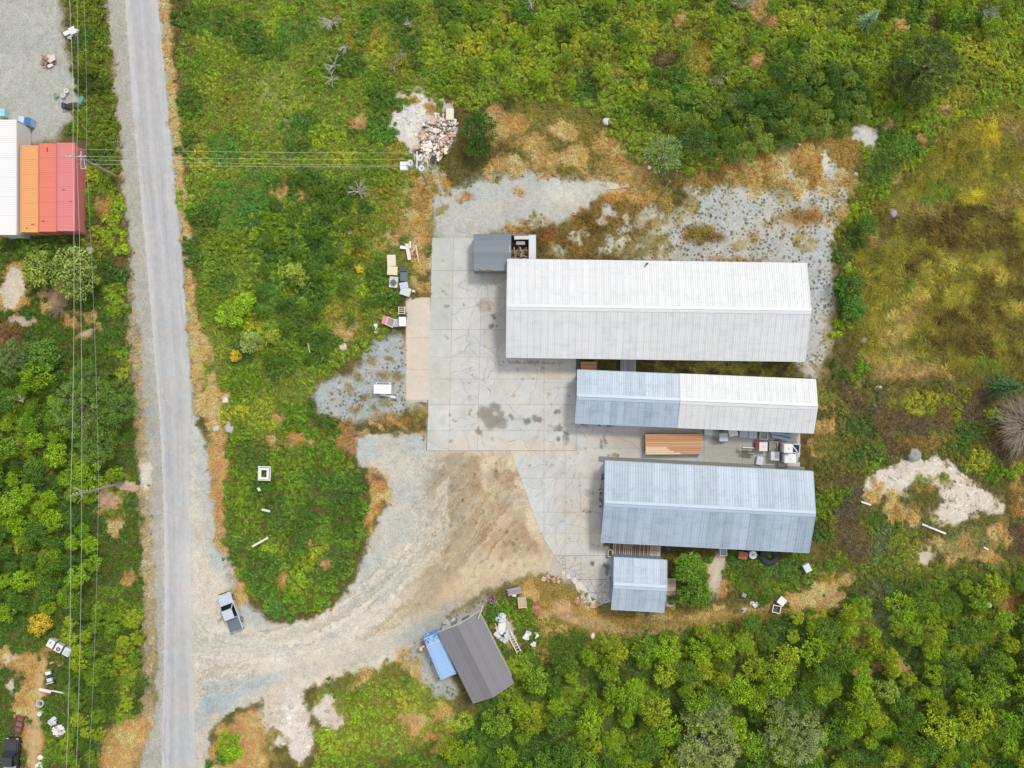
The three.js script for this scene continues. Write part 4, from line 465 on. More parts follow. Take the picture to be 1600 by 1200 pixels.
// corners of the eaves in the photograph: nw, ne, se, sw; sections along the ridge, each with its own sheeting
function gable({ name, label, cat, corners, eave, rise, over = .3, sections, wall, sheetW = .9, ribs = 3, group }) {
  const [nw, ne, se, sw] = pts(corners).map(([x, y]) => at(x, y, eave)), c = nw.clone().add(ne).add(se).add(sw).multiplyScalar(.25), u = ne.clone().sub(nw).add(se).sub(sw), L = u.length() / 2, ang = Math.atan2(-u.z, u.x), W = sw.clone().sub(nw).add(se).sub(ne).length() / 2;
  const t = thing(name, label, cat, [c.x, 0, c.z], ang, group), h = W / 2, ov = over, slope = Math.hypot(h, rise), tilt = Math.atan2(rise, h), wl = L - 2 * ov, ww = W - 2 * ov, wh = eave - .12 + rise * ov / h;
  const wm = mat(wall, .6), wallY = wh + .0;
  mesh('side_wall', box(wl, wallY, .12, 0, wallY / 2, ww / 2 - .06), wm, t); mesh('side_wall', box(wl, wallY, .12, 0, wallY / 2, -ww / 2 + .06), wm, t);
  for (const s of [-1, 1]) { const sh = new THREE.Shape([[-ww / 2 + .12, 0], [ww / 2 - .12, 0], [ww / 2 - .12, wallY], [0, wallY + rise * (ww / W) - .05], [-ww / 2 + .12, wallY]].map((q) => new THREE.Vector2(...q))); mesh('gable_wall', new THREE.ExtrudeGeometry(sh, { depth: .12, bevelEnabled: false }).translate(0, 0, -.06).rotateY(Math.PI / 2).translate(s * (wl / 2 - .06), 0, 0), wm, t); }
  { const g = []; for (const s of [-1, 1]) { const n = Math.round(wl / .6); for (let i = 0; i < n; i++) g.push(box(.07, wallY - .1, .05, -wl / 2 + (i + .5) * wl / n, wallY / 2, s * (ww / 2 + .022))); } mesh('cladding_rib', merge(g), wm, t); }
  const deck = mesh('roof_deck', merge([-1, 1].map((s) => box(L - .1, .09, slope - .06, 0, 0, 0).translate(0, -.06, s * slope / 2).rotateX(s * tilt).translate(0, eave + rise, 0))), mat('#8c8f90', .8), t);
  let x0 = -L / 2; sections.forEach((sec, si) => {
    const len = L * sec.part, n = Math.max(1, Math.round(len / sheetW)), w = len / n, rr = rng(si * 31 + L * 10 | 0), lift = sec.lift ?? 0;
    for (const s of [-1, 1]) for (let i = 0; i < n; i++) { const g = ribbed(w - .012, slope + (sec.out ?? 0), ribs, .03, x0 + i * w + s * 3.7); g.translate(x0 + i * w + .006, 0, 0); if (s < 0) g.rotateY(Math.PI).translate(2 * (x0 + i * w) + w, 0, 0); g.rotateX(s * tilt).translate(0, eave + rise + .012 + lift + (i % 2) * .006, 0); mesh('roof_sheet', g, sec.metal[Math.floor(rr() * rr() * 4 + rr() * .9) % 4], t); }
    const cap = mesh('ridge_cap', merge([-1, 1].map((s) => box(len - .02, .02, .42, x0 + len / 2, .06 + lift, s * .21).rotateX(s * tilt).translate(0, eave + rise + .01, 0))), sec.metal[3], t);
    x0 += len;
  });
  for (const s of [-1, 1]) { mesh('gutter', box(L, .1, .09, 0, eave - .05, s * (h + .05)), sections[0].metal[2], t); mesh('barge_trim', merge([-1, 1].map((e) => box(.05, .16, slope, 0, -.02, e * slope / 2).rotateX(e * tilt).translate(s * (L / 2 + .028), eave + rise, 0))), sections[s < 0 ? 0 : sections.length - 1].metal[3], t); }
  t.userData.size = 0; return Object.assign(t, { dims: { L, W, wl, ww, wallY, h, tilt } });
}
const ware = gable({ name: 'warehouse', label: 'longest shed, a white ribbed metal gable roof over a warehouse', cat: 'warehouse', corners: '795,406 1262,411 1257,565 789,557', eave: 3.3, rise: 1.55, sections: [{ part: 1, metal: whiteMetal }], wall: '#d5d8d8', sheetW: .92 });
{ const p = ware.dims; mesh('vent_pipe', merge([cyl(.11, .8, -1.5, 3.55, -p.h + .45, 10), cyl(.17, .08, -1.5, 3.98, -p.h + .45, 10)]), mat('#4d5358', .6), ware); mesh('door', box(.05, 2.9, 4, -p.wl / 2 - .03, 1.5, 1), mat('#c3c8ca', .5), ware); mesh('footing', box(p.wl + .3, .3, p.ww + .3, 0, .12, 0), mat('#b4b0a8', .9), ware); }
const mid = gable({ name: 'shed', label: 'narrow middle shed, half blue-grey and half white metal roof', cat: 'shed', corners: '902,579 1274,593 1271,677 899,660', eave: 2.8, rise: .95, sections: [{ part: .428, metal: blueMetal }, { part: .572, metal: whiteMetal, lift: .07, out: .12 }], wall: '#bcc6cd' });
const low = gable({ name: 'shed', label: 'long lower shed with an all blue-grey metal gable roof', cat: 'shed', corners: '944,720 1269,737 1265,863 941,847', eave: 3.1, rise: 1.4, over: .35, sections: [{ part: 1, metal: blueMetal }], wall: '#9fb2c2', sheetW: 1.1 });
{ const p = low.dims; mesh('foundation', box(p.wl + 1.2, .35, .6, -.2, .14, -p.ww / 2 - .34), mat('#8b8b80', .95), low); mesh('door', box(.06, 2.6, 3.6, -p.wl / 2 - .03, 1.35, -1), mat('#8ea4b6', .5), low); mesh('door', box(.06, 2.6, 3.6, -p.wl / 2 - .03, 1.35, 3), mat('#8ea4b6', .5), low); }
const little = gable({ name: 'small_shed', label: 'smallest shed with pale blue metal roof beside the slatted ramp', cat: 'shed', corners: '959,872 1042,875 1037,957 956,951', eave: 3.6, rise: .9, over: .22, sections: [{ part: 1, metal: paleMetal }], wall: '#93a9bd', ribs: 3 });
{ const p = little.dims; mesh('door', box(.06, 2.1, 1.1, -p.wl / 2 - .03, 1.1, .6), mat('#7d93a8', .5), little); }
// ---------------------------------------------------------------- house with dark shingles
{
  const nw = at(685, 990, 2.8), ne = at(747, 954, 2.8), se = at(802, 1066, 2.8), sw = at(741, 1101, 2.8), c = nw.clone().add(ne).add(se).add(sw).multiplyScalar(.25), u = sw.clone().sub(nw).add(se).sub(ne), L = u.length() / 2, W = ne.clone().sub(nw).length(), ang = Math.atan2(-u.z, u.x);
  const t = thing('house', 'small house with dark grey shingled gable roof by the driveway', 'house', [c.x, 0, c.z], ang), rise = 1.15, h = W / 2, slope = Math.hypot(h, rise), tilt = Math.atan2(rise, h), wl = L - .6, ww = W - .5, wm = mat('#d9d6d2', .8);
  for (const s of [-1, 1]) { mesh('side_wall', box(wl, 2.75, .14, 0, 1.375, s * (ww / 2 - .07)), wm, t); const sh = new THREE.Shape([[-ww / 2 + .14, 0], [ww / 2 - .14, 0], [ww / 2 - .14, 2.75], [0, 3.78], [-ww / 2 + .14, 2.75]].map((q) => new THREE.Vector2(...q))); mesh('gable_wall', new THREE.ExtrudeGeometry(sh, { depth: .14, bevelEnabled: false }).translate(0, 0, -.07).rotateY(Math.PI / 2).translate(s * (wl / 2 - .07), 0, 0), wm, t); }
  mesh('window', box(.08, 1, 1.1, -wl / 2 - .02, 1.6, -.9), mat('#5d6670', .2), t); mesh('door', box(.07, 2, .9, -wl / 2 - .02, 1, .9), mat('#8a8f94', .5), t);
  mesh('roof_deck', merge([-1, 1].map((s) => box(L, .08, slope, 0, -.05, s * slope / 2).rotateX(s * tilt).translate(0, 2.8 + rise, 0))), mat('#8f8a86', .9), t);
  const rr = rng(66), sm = ['#87858d', '#8a8890', '#848289', '#8c8a91'].map((x) => mat(x, .95)); const rows = 14;
  for (const s of [-1, 1]) for (let j = 0; j < rows; j++) { // courses of shingles, each with uneven tabs
    const d = slope / rows, g = []; let x = -L / 2; while (x < L / 2 - .02) { const w = Math.min(.28 + rr() * .08, L / 2 - x); g.push(box(w - .008, .01 + rr() * .008, d + .03, x + w / 2, .012 + rr() * .004, s * (j + .5) * d, 0, s * .01)); x += w; }
    const q = mesh('shingle_course', merge(g).rotateX(s * tilt).translate(0, 2.8 + rise, 0), sm[Math.floor(rr() * 4)], t); }
  mesh('ridge_cap', merge([-1, 1].map((s) => box(L, .025, .16, 0, .05, s * .08).rotateX(s * tilt).translate(0, 2.8 + rise, 0))), mat('#8e8d91', .9), t);
  mesh('fascia', merge([-1, 1].map((s) => box(.05, .2, slope, -L / 2 - .03, -.06, s * slope / 2).rotateX(s * tilt).translate(0, 2.8 + rise, 0))), mat('#d5d5d8', .7), t);
  const b = tag(mesh('board', bar(at(747, 967, 3.2), at(755, 946, 3.0), .09, 4), mat('#d8d5cc', .8)), 'pale board lying across the dark roof corner', 'board');
}
{ // shelter under a blue tarpaulin, and the dark flat-roofed lean-to
  const a = at(661, 1000, 2), b = at(686, 986, 2), c = at(712, 1051, 2), d = at(690, 1064, 2), m = a.clone().add(b).add(c).add(d).multiplyScalar(.25), u = d.clone().sub(a).add(c).sub(b), L = u.length() / 2, W = b.distanceTo(a) * .93, ang = Math.atan2(-u.z, u.x);
  const t = thing('tarpaulin_shelter', 'low shelter wrapped in a light blue tarpaulin beside the house', 'shelter', [m.x, 0, m.z], ang), g = new THREE.PlaneGeometry(L, W, 40, 16).rotateX(-Math.PI / 2), p = g.attributes.position; for (let i = 0; i < p.count; i++) { const x = p.getX(i), z = p.getZ(i), e = Math.min(L / 2 - Math.abs(x), W / 2 - Math.abs(z)); p.setY(i, 2.02 + .12 * ss(0, .5, e) + .07 * fbm(x * 1.2, z * 3) + .05 * noise(x * 4, z * 2) - (x < -L / 2 + 1 ? noise(x * 5, z * 5) * .35 : 0)); } g.computeVertexNormals();
  mesh('tarpaulin', g, mat('#9cc2f2', .35), t); mesh('front_tarpaulin', (() => { const q = new THREE.PlaneGeometry(1.1, W, 10, 12).rotateX(-Math.PI / 2), v = q.attributes.position; for (let i = 0; i < v.count; i++) v.setY(i, 1.75 + noise(v.getX(i) * 5, v.getZ(i) * 4) * .5 - (v.getX(i) < 0 ? .3 : 0)); q.computeVertexNormals(); return q.translate(-L / 2 + .2, 0, 0); })(), mat('#5d95cf', .35), t);
  for (const s of [-1, 1]) { mesh('side_wall', box(L - .1, 1.95, .06, 0, .98, s * (W / 2 - .05)), mat('#9cc2f2', .4), t); mesh('end_wall', box(.06, 1.95, W - .22, s * (L / 2 - .08), .98, 0), mat('#9cc2f2', .4), t); }
  mesh('pole', tf(cyl(.06, W * .7), -L / 2 + 1, 2.3, 0, Math.PI / 2), mat('#dfe8f0', .5), t); mesh('pole', tf(cyl(.06, W * .6), L / 2 - .35, 2.27, 0, Math.PI / 2), mat('#dfe8f0', .5), t);
  const jr = rng(12), jc = ['#b96d55', '#d8c6b8', '#8d6a5d', '#c98a78']; const junk = thing('scrap_pile', 'reddish scraps heaped at the blue tarpaulin corner', 'scraps', at(664, 1008, .5).setY(0)); for (let i = 0; i < 9; i++) mesh('scrap', rbox(.2 + jr() * .4, .15 + jr() * .5, .2 + jr() * .3, (jr() - .5) * .8, .2 + jr() * 1.6, (jr() - .3) * 1.2, .03, jr() * 3), mat(jc[i % 4], .8), junk);
}
{
  const a = at(740, 366, 2.5), c = at(838, 423, 2.5), W = c.x - a.x, D = c.z - a.z, t = thing('lean_to', 'low dark grey flat-roofed lean-to at the warehouse corner', 'lean-to', [(a.x + c.x) / 2, 0, (a.z + c.z) / 2]), r = rng(90), x0 = -W / 2, z0 = -D / 2;
  for (let i = 0; i < 6; i++) { const d = D / 6; mesh('roof_sheet', rbox(W * .6 - r() * .04, .05, d + .04, x0 + W * .3, 2.5 + i * .014, z0 + (i + .5) * d, .02), mat(['#7c858f', '#828b95', '#868f98'][i % 3], .85), t); }
  for (const [w, d, x, z] of [[W, .12, 0, z0 + .06], [.12, D - .24, x0 + .06, 0], [.12, D - .24, -x0 - .06, 0], [W, .12, 0, -z0 - .06]]) mesh('wall', box(w, 2.4, d, x, 1.2, z), mat('#8b8d8c', .9), t);
  mesh('bin_floor', box(W * .38, .1, D - .3, x0 + W * .79, .9, 0), mat('#4b443e', 1), t);
  mesh('top_board', box(.95, .07, D - .9, -x0 - .55, 2.47, -.35), mat('#dddce0', .8), t); mesh('top_board', box(2.1, .06, .5, x0 + W * .77, 2.45, z0 + .45), mat('#d6d6d2', .8), t); mesh('top_board', box(1.2, .06, .45, x0 + W * .75, 2.2, z0 + 1.15), mat('#a9a69f', .8), t); mesh('top_board', box(.07, .1, 1, x0 + W * .575, 2.56, -.45), mat('#e4e4e2', .7), t);
  for (let i = 0; i < 10; i++) mesh('edge_stone', tf(new THREE.IcosahedronGeometry(.1 + r() * .08, 0), x0 + .2 + r() * .5 + i * .25, 2.62, -z0 - .12 - r() * .1), mat('#a8a39b', .9), t);
  const f = thing('firewood_pile', 'heap of split firewood and scrap boards inside the lean-to', 'firewood', [t.position.x + x0 + W * .74, 1, t.position.z + .1]), cols = ['#8d7a66', '#a8937b', '#6d5b4c', '#c2b09a', '#7a6450'];
  for (let i = 0; i < 70; i++) mesh('log', box(.5 + r() * .6, .1 + r() * .06, .12 + r() * .07, (r() - .5) * 2.5, .1 + r() * .9, (r() - .5) * 1.5, r() * 3.1, (r() - .5) * .5, (r() - .5) * .5), mat(cols[i % 5], .9), f);
}
// ---------------------------------------------------------------- containers
function container(label, hex, x0, x1, y0, y1, h, dark, top) {
  const a = at(x0, y0, h), b = at(x1, y1, h), W = b.x - a.x - .03, L = b.z - a.z, t = thing('shipping_container', label, 'container', [(a.x + b.x) / 2, 0, (a.z + b.z) / 2]), m = mat(hex, .65), md = mat(dark, .65), mt = mat(top ?? hex, .6);
  const n = Math.round(L / .28), pan = L / n;
  for (let k = 0; k < 6; k++) { const g = [], z0 = -L / 2 + k * L / 6, q = Math.round(n / 6); for (let i = 0; i < q; i++) g.push(box(W - .3, .03, L / 6 / q * .5, 0, h - .005, z0 + (i + .5) * L / 6 / q)); g.push(box(W - .3, .05, L / 6 - .015, 0, h - .045, z0 + L / 12)); mesh('roof_panel', merge(g), mt, t); }
  for (const s of [-1, 1]) { const g = [box(.04, h - .3, L - .2, s * (W / 2 - .06), h / 2, 0)]; for (let i = 0; i < n; i++) g.push(box(.05, h - .32, pan * .5, s * (W / 2 - .025), h / 2, -L / 2 + (i + .5) * pan)); mesh('side_wall', merge(g), md, t); mesh('top_rail', box(.12, .12, L - .32, s * (W / 2 - .06), h - .04, 0), m, t); mesh('bottom_rail', box(.12, .16, L - .32, s * (W / 2 - .06), .16, 0), md, t); }
  for (const s of [-1, 1]) for (const e of [-1, 1]) mesh('corner_post', box(.16, h - .02, .16, s * (W / 2 - .08), h / 2 + .02, e * (L / 2 - .08)), md, t);
  for (const e of [-1, 1]) mesh('end_header', box(W - .33, .14, .14, 0, h - .05, e * (L / 2 - .08)), md, t);
  for (const s of [-1, 1]) { const d = mesh('door', box(W / 2 - .2, h - .32, .05, s * (W / 4 - .08), h / 2, L / 2 - .08), md, t); mesh('locking_bar', merge([-.3, .3].map((o) => cyl(.02, h - .4, s * (W / 4 - .08) + o, h / 2, L / 2 - .03, 6))), mat('#b8b8b4', .5), d); }
  mesh('end_wall', box(W - .34, h - .32, .05, 0, h / 2, -L / 2 + .08), md, t); return t;
}
const rust = (t, list, hex) => { for (const [x, z, a, b] of list) mesh('rust_patch', (() => { const r = rng(x * 100 | 0), s = new THREE.Shape(); for (let i = 0; i < 14; i++) { const g = i / 14 * 6.283, k = .6 + r() * .5; s[i ? 'lineTo' : 'moveTo'](Math.cos(g) * a * k, Math.sin(g) * b * k); } return new THREE.ShapeGeometry(s).rotateX(-Math.PI / 2).translate(x, 2.626, z); })(), mat(hex, .9), t); };
rust(container('orange container, between the white one and the red ones', '#f2ae70', 31.5, 59.5, 227, 363, 2.6, '#f2ae70'), [[.5, 4.9, .3, .12], [-.3, 5.4, .2, .1]], '#a8683c');
rust(container('salmon-red container, middle one of the coloured three', '#ec8770', 60, 88, 224, 362, 2.6, '#ec8770'), [[0, -5.2, .12, .5], [-.5, 4.6, .25, .1]], '#9c4a38');
rust(container('pinkish red container, rightmost and nearest the road', '#e68b8a', 88.5, 117, 223, 361, 2.6, '#e68b8a'), [[-.3, .4, .3, .12], [.7, 2, .2, .1]], '#b05a58');
container('long white container at the left picture edge', '#f6f6f6', -4, 26, 187, 367, 2.9, '#f6f6f6');
// ---------------------------------------------------------------- pickups
function pickup(label, front, rear, paint, coverHex, doorOpen) {
  const f = at(...front, .8), b = at(...rear, .8), d = f.clone().sub(b), L = d.length(), W = 1.95, t = thing('pickup_truck', label, 'pickup truck', [(f.x + b.x) / 2, 0, (f.z + b.z) / 2], Math.atan2(-d.z, d.x)), m = new THREE.MeshPhysicalMaterial({ color: seen(paint), roughness: .35, metalness: .25, clearcoat: .7, clearcoatRoughness: .1, side: THREE.DoubleSide }), glass = mat('#1d242c', .08), black = mat('#22262a', .6), h = L / 2;
  const side = new THREE.Shape([[-h, .45], [-h, 1.05], [-h + 2.05, 1.07], [h - 1.95, 1.07], [h - 1.7, 1.08], [h - .3, .98], [h, .82], [h, .42], [h - .5, .36], [-h + .4, .38]].map((p) => new THREE.Vector2(...p)));
  mesh('body', new THREE.ExtrudeGeometry(side, { depth: W - .16, bevelEnabled: true, bevelThickness: .08, bevelSize: .06, bevelOffset: -.06, bevelSegments: 3 }).translate(0, 0, -W / 2 + .08), m, t);
  mesh('hood', (() => { const g = new RoundedBoxGeometry(1.5, .08, W - .42, 3, .04); return g.rotateZ(-.06).translate(h - .92, 1.05, 0); })(), m, t);
  const x0 = -h + 1.82, x1 = h - 1.5, cab = (xa, xb, ya, xc, xd, yb, wa, wb) => { const P = [[xa, ya, wa], [xb, ya, wa], [xd, yb, wb], [xc, yb, wb]]; const p = []; const v = (i, s) => [P[i][0], P[i][1], s * P[i][2]]; const q = (a, b2, c, e) => p.push(...a, ...b2, ...c, ...a, ...c, ...e); q(v(0, 1), v(1, 1), v(2, 1), v(3, 1)); q(v(1, -1), v(0, -1), v(3, -1), v(2, -1)); q(v(3, 1), v(2, 1), v(2, -1), v(3, -1)); q(v(1, 1), v(1, -1), v(2, -1), v(2, 1)); q(v(0, -1), v(0, 1), v(3, 1), v(3, -1)); const g = new THREE.BufferGeometry(); g.setAttribute('position', new THREE.Float32BufferAttribute(p, 3)); g.setAttribute('uv', new THREE.Float32BufferAttribute(new Float32Array(p.length / 3 * 2), 2)); g.computeVertexNormals(); return g; };
  mesh('cab', cab(x0, x1, 1.06, x0 + .1, x1 - .6, 1.74, .92, .72), m, t); mesh('roof', rbox(x1 - x0 - .72, .07, 1.44, (x0 + x1) / 2 - .25, 1.755, 0, .035), m, t);
  const quad = (a, b2, c, e) => { const g = new THREE.BufferGeometry(), p = [...a, ...b2, ...c, ...a, ...c, ...e]; g.setAttribute('position', new THREE.Float32BufferAttribute(p, 3)); g.computeVertexNormals(); return g; };
  mesh('windshield', quad([x1 - .03, 1.11, .84], [x1 - .03, 1.11, -.84], [x1 - .56, 1.72, -.66], [x1 - .56, 1.72, .66]).translate(.02, .015, 0), glass, t);
  for (const s of [-1, 1]) mesh('side_window', quad([x0 + .14, 1.14, s * .905], [x1 - .2, 1.14, s * .905], [x1 - .68, 1.7, s * .745], [x0 + .22, 1.7, s * .745]).translate(0, .01, s * .014), glass, t);
  mesh('rear_window', quad([x0, 1.2, .75], [x0, 1.2, -.75], [x0 + .1, 1.68, -.62], [x0 + .1, 1.68, .62]).translate(-.02, 0, 0), glass, t);
  mesh('bed_cover', rbox(1.9, .06, W - .22, -h + .98, 1.1, 0, .03), mat(coverHex, .7), t); mesh('tailgate', rbox(.07, .5, W - .3, -h - .01, .78, 0, .03), m, t);
  mesh('bumper', rbox(.16, .2, W - .1, h + .03, .5, 0, .06), black, t); mesh('bumper', rbox(.14, .18, W - .2, -h - .07, .48, 0, .05), black, t);
  for (const s of [-1, 1]) { mesh('headlight', rbox(.1, .14, .34, h - .02, .78, s * .68, .04), mat('#dfe6ea', .1), t); mesh('taillight', rbox(.06, .3, .14, -h - .02, .85, s * .82, .02), mat('#8e2a2a', .3), t); mesh('side_mirror', rbox(.12, .16, .24, x1 - .5, 1.2, s * 1.08, .04), m, t);
    for (const x of [h - .95, -h + 1.15]) { const w = mesh('wheel', tf(new THREE.TorusGeometry(.28, .11, 10, 20), x, .39, s * (W / 2 - .1)), black, t); mesh('rim', tf(cyl(.2, .16, 0, 0, 0, 16), x, .39, s * (W / 2 - .1), Math.PI / 2), mat('#a9adb0', .35), w); mesh('wheel_arch', tf(new THREE.TorusGeometry(.43, .045, 6, 14, Math.PI), x, .4, s * (W / 2 + .01)), black, t); } }
  if (doorOpen) mesh('door', rbox(.1, .95, 1.02, x0 + .55, .95, doorOpen * (W / 2 + .48), .04, -doorOpen * .35), mat('#7a8087', .5), t);
  return t;
}
pickup('silver pickup truck with grey bed cover parked by the road', [349.5, 928], [370.8, 984.6], '#d3dbe6', '#6b7480', -1);
pickup('black pickup truck with a grey bed cover in the bottom left corner', [19.5, 1154], [17, 1214], '#23272c', '#a5abb2', 0);
// ---------------------------------------------------------------- poles and wires
const wood = mat('#a9a59a', .9), steel = mat('#c9ccce', .5), dark = mat('#3e4246', .6);
function pole(label, base, top, r = .15) { // a standing pole: its foot and its head in the photograph give its height
  const p = at(...base), d0 = Math.hypot(base[0] - 800, base[1] - 600), d1 = Math.hypot(top[0] - 800, top[1] - 600), h = CAM * (1 - d0 / d1), t = thing('utility_pole', label, 'utility pole', p); mesh('shaft', cyl(r, h, 0, h / 2, 0, 12, r * .72), wood, t); t.userData.h = undefined; return [t, h];
}
const [p2, h2] = pole('weathered pole leaning over the wood at lower left of the road', [190, 755], [110, 774], .17);
mesh('bracket_arm', bar(V3(0, h2 * .72, 0), V3(-.75, h2 * .84, -.75), .05, 6), steel, p2); mesh('bracket_arm', bar(V3(-.15, h2 * .82, .12), V3(.35, h2 * .82, .4), .035, 6), steel, p2);
for (const [x, y, z] of [[0, .95, -.2], [.1, .9, -.22], [0, .8, .22], [.1, .72, -.25]]) mesh('insulator', merge([cyl(.05, .22, x, h2 * y, z, 8), cyl(.09, .05, x, h2 * y + .05, z, 10)]), mat('#d6d9da', .3), p2);
mesh('jumper_cable', new THREE.TubeGeometry(new THREE.CatmullRomCurve3([V3(.05, h2 * .94, -1.1), V3(.55, h2 * .92, -.5), V3(.7, h2 * .9, .3), V3(.3, h2 * .93, 1.1)]), 20, .025, 5), mat('#d9dc8a', .6), p2);
const [p1, h1] = pole('pole with crossarm beside the pinkish red container', [183, 276], [116, 240], .15);
mesh('crossarm', box(2.6, .12, .1, 0, h1 - .5, .16), steel, p1); mesh('crossarm', box(.1, .12, 1.6, .16, h1 - 1.2, 0), steel, p1);
for (const x of [-1.2, -.6, .6, 1.2]) mesh('insulator', merge([cyl(.05, .2, x, h1 - .34, .16, 8), cyl(.09, .05, x, h1 - .3, .16, 10)]), mat('#e3e4e4', .3), p1);
mesh('bracket_arm', merge([bar(V3(.2, h1 - 1.7, .2), V3(.5, h1 - 1.5, 1.4), .05), bar(V3(.5, h1 - 1.5, 1.4), V3(0, h1 - 1.4, 1.4), .05), bar(V3(0, h1 - 1.4, 1.4), V3(0, h1 - 1.5, .2), .05)]), steel, p1);
const [p3, h3] = pole('pole carrying white transformers below the rubbish heap', [667, 288], [653, 243], .15);
mesh('crossarm', box(.14, .14, 2.1, .2, h3 - .3, .3), mat('#e6e8ea', .5), p3);
for (const [x, z, y] of [[-.9, .15, 2.4], [.5, .75, 2.6], [.35, -.45, 2.3]]) { const c = mesh('transformer', merge([cyl(.36, 1, x, h3 - y, z, 18), cyl(.38, .06, x, h3 - y + .5, z, 18)]), mat('#dfe4ea', .4), p3); mesh('bushing', merge([cyl(.06, .25, x + .1, h3 - y + .65, z, 8), cyl(.1, .04, x + .1, h3 - y + .68, z, 10)]), mat('#8a9097', .4), c); }
mesh('equipment_box', rbox(1.05, .5, 1.05, -1.75, h3 - 2.6, .35, .05), mat('#f2f3f5', .5), p3); mesh('support_bracket', merge([box(2, .1, .1, -.9, h3 - 3, .2), box(.1, .1, 1.6, .3, h3 - 3.2, .2)]), steel, p3);
const [p4, h4] = pole('short pale pole at the edge of the gravel lot', [1034, 300], [1041.5, 279], .12);
function wire(label, list, r = .022, hex = '#d9dccc', sag = .4) { const v = []; for (let i = 0; i < list.length - 1; i++) { const a = at(...list[i]), b = at(...list[i + 1]); for (let k = 0; k < 8; k++) { const q = a.clone().lerp(b, k / 8); q.y -= sag * 4 * (k / 8) * (1 - k / 8); v.push(q); } } v.push(at(...list[list.length - 1])); return tag(mesh('power_line', new THREE.TubeGeometry(new THREE.CatmullRomCurve3(v), v.length * 2, r * .75, 5), mat(hex, .5)), label, 'power line'); }
wire('thick power line, leftmost of the three over the left wood', [[105, -60, 8.6], [114, 241, 8.6], [110.5, 772, 10.8], [101, 1270, 10.8]], .028); wire('power line, middle of the three over the left wood', [[118, -60, 8], [120, 242, 8.2], [127.5, 767, 9.6], [116, 1270, 9.6]], .024); wire('thin power line, rightmost of the three over the left wood', [[128, -60, 7], [135, 250, 7], [154, 764, 7], [135, 1270, 7]], .018, '#c5c9c2');
wire('power line, uppermost of four crossing the road', [[118, 233, 8.6], [652, 239, 10.6]], .02); wire('power line, second from the top of four crossing the road', [[118, 244, 8.4], [652, 249, 10.2]], .02); wire('power line, third from the top of four crossing the road', [[120, 249, 8.2], [640, 258.5, 9.4]], .02); wire('power line, lowest of four crossing the road', [[120, 256, 7.8], [632, 260.5, 9.2]], .022);
wire('dark service wire reaching the short pale pole', [[800, 275, 5], [1040, 280, 5.4]], .014, '#6f6f6c', .2); wire('thin grey wire sagging across the road to the driveway', [[143, 764, 7], [380, 838, 5], [760, 905, 4]], .012, '#7d807e', .2);
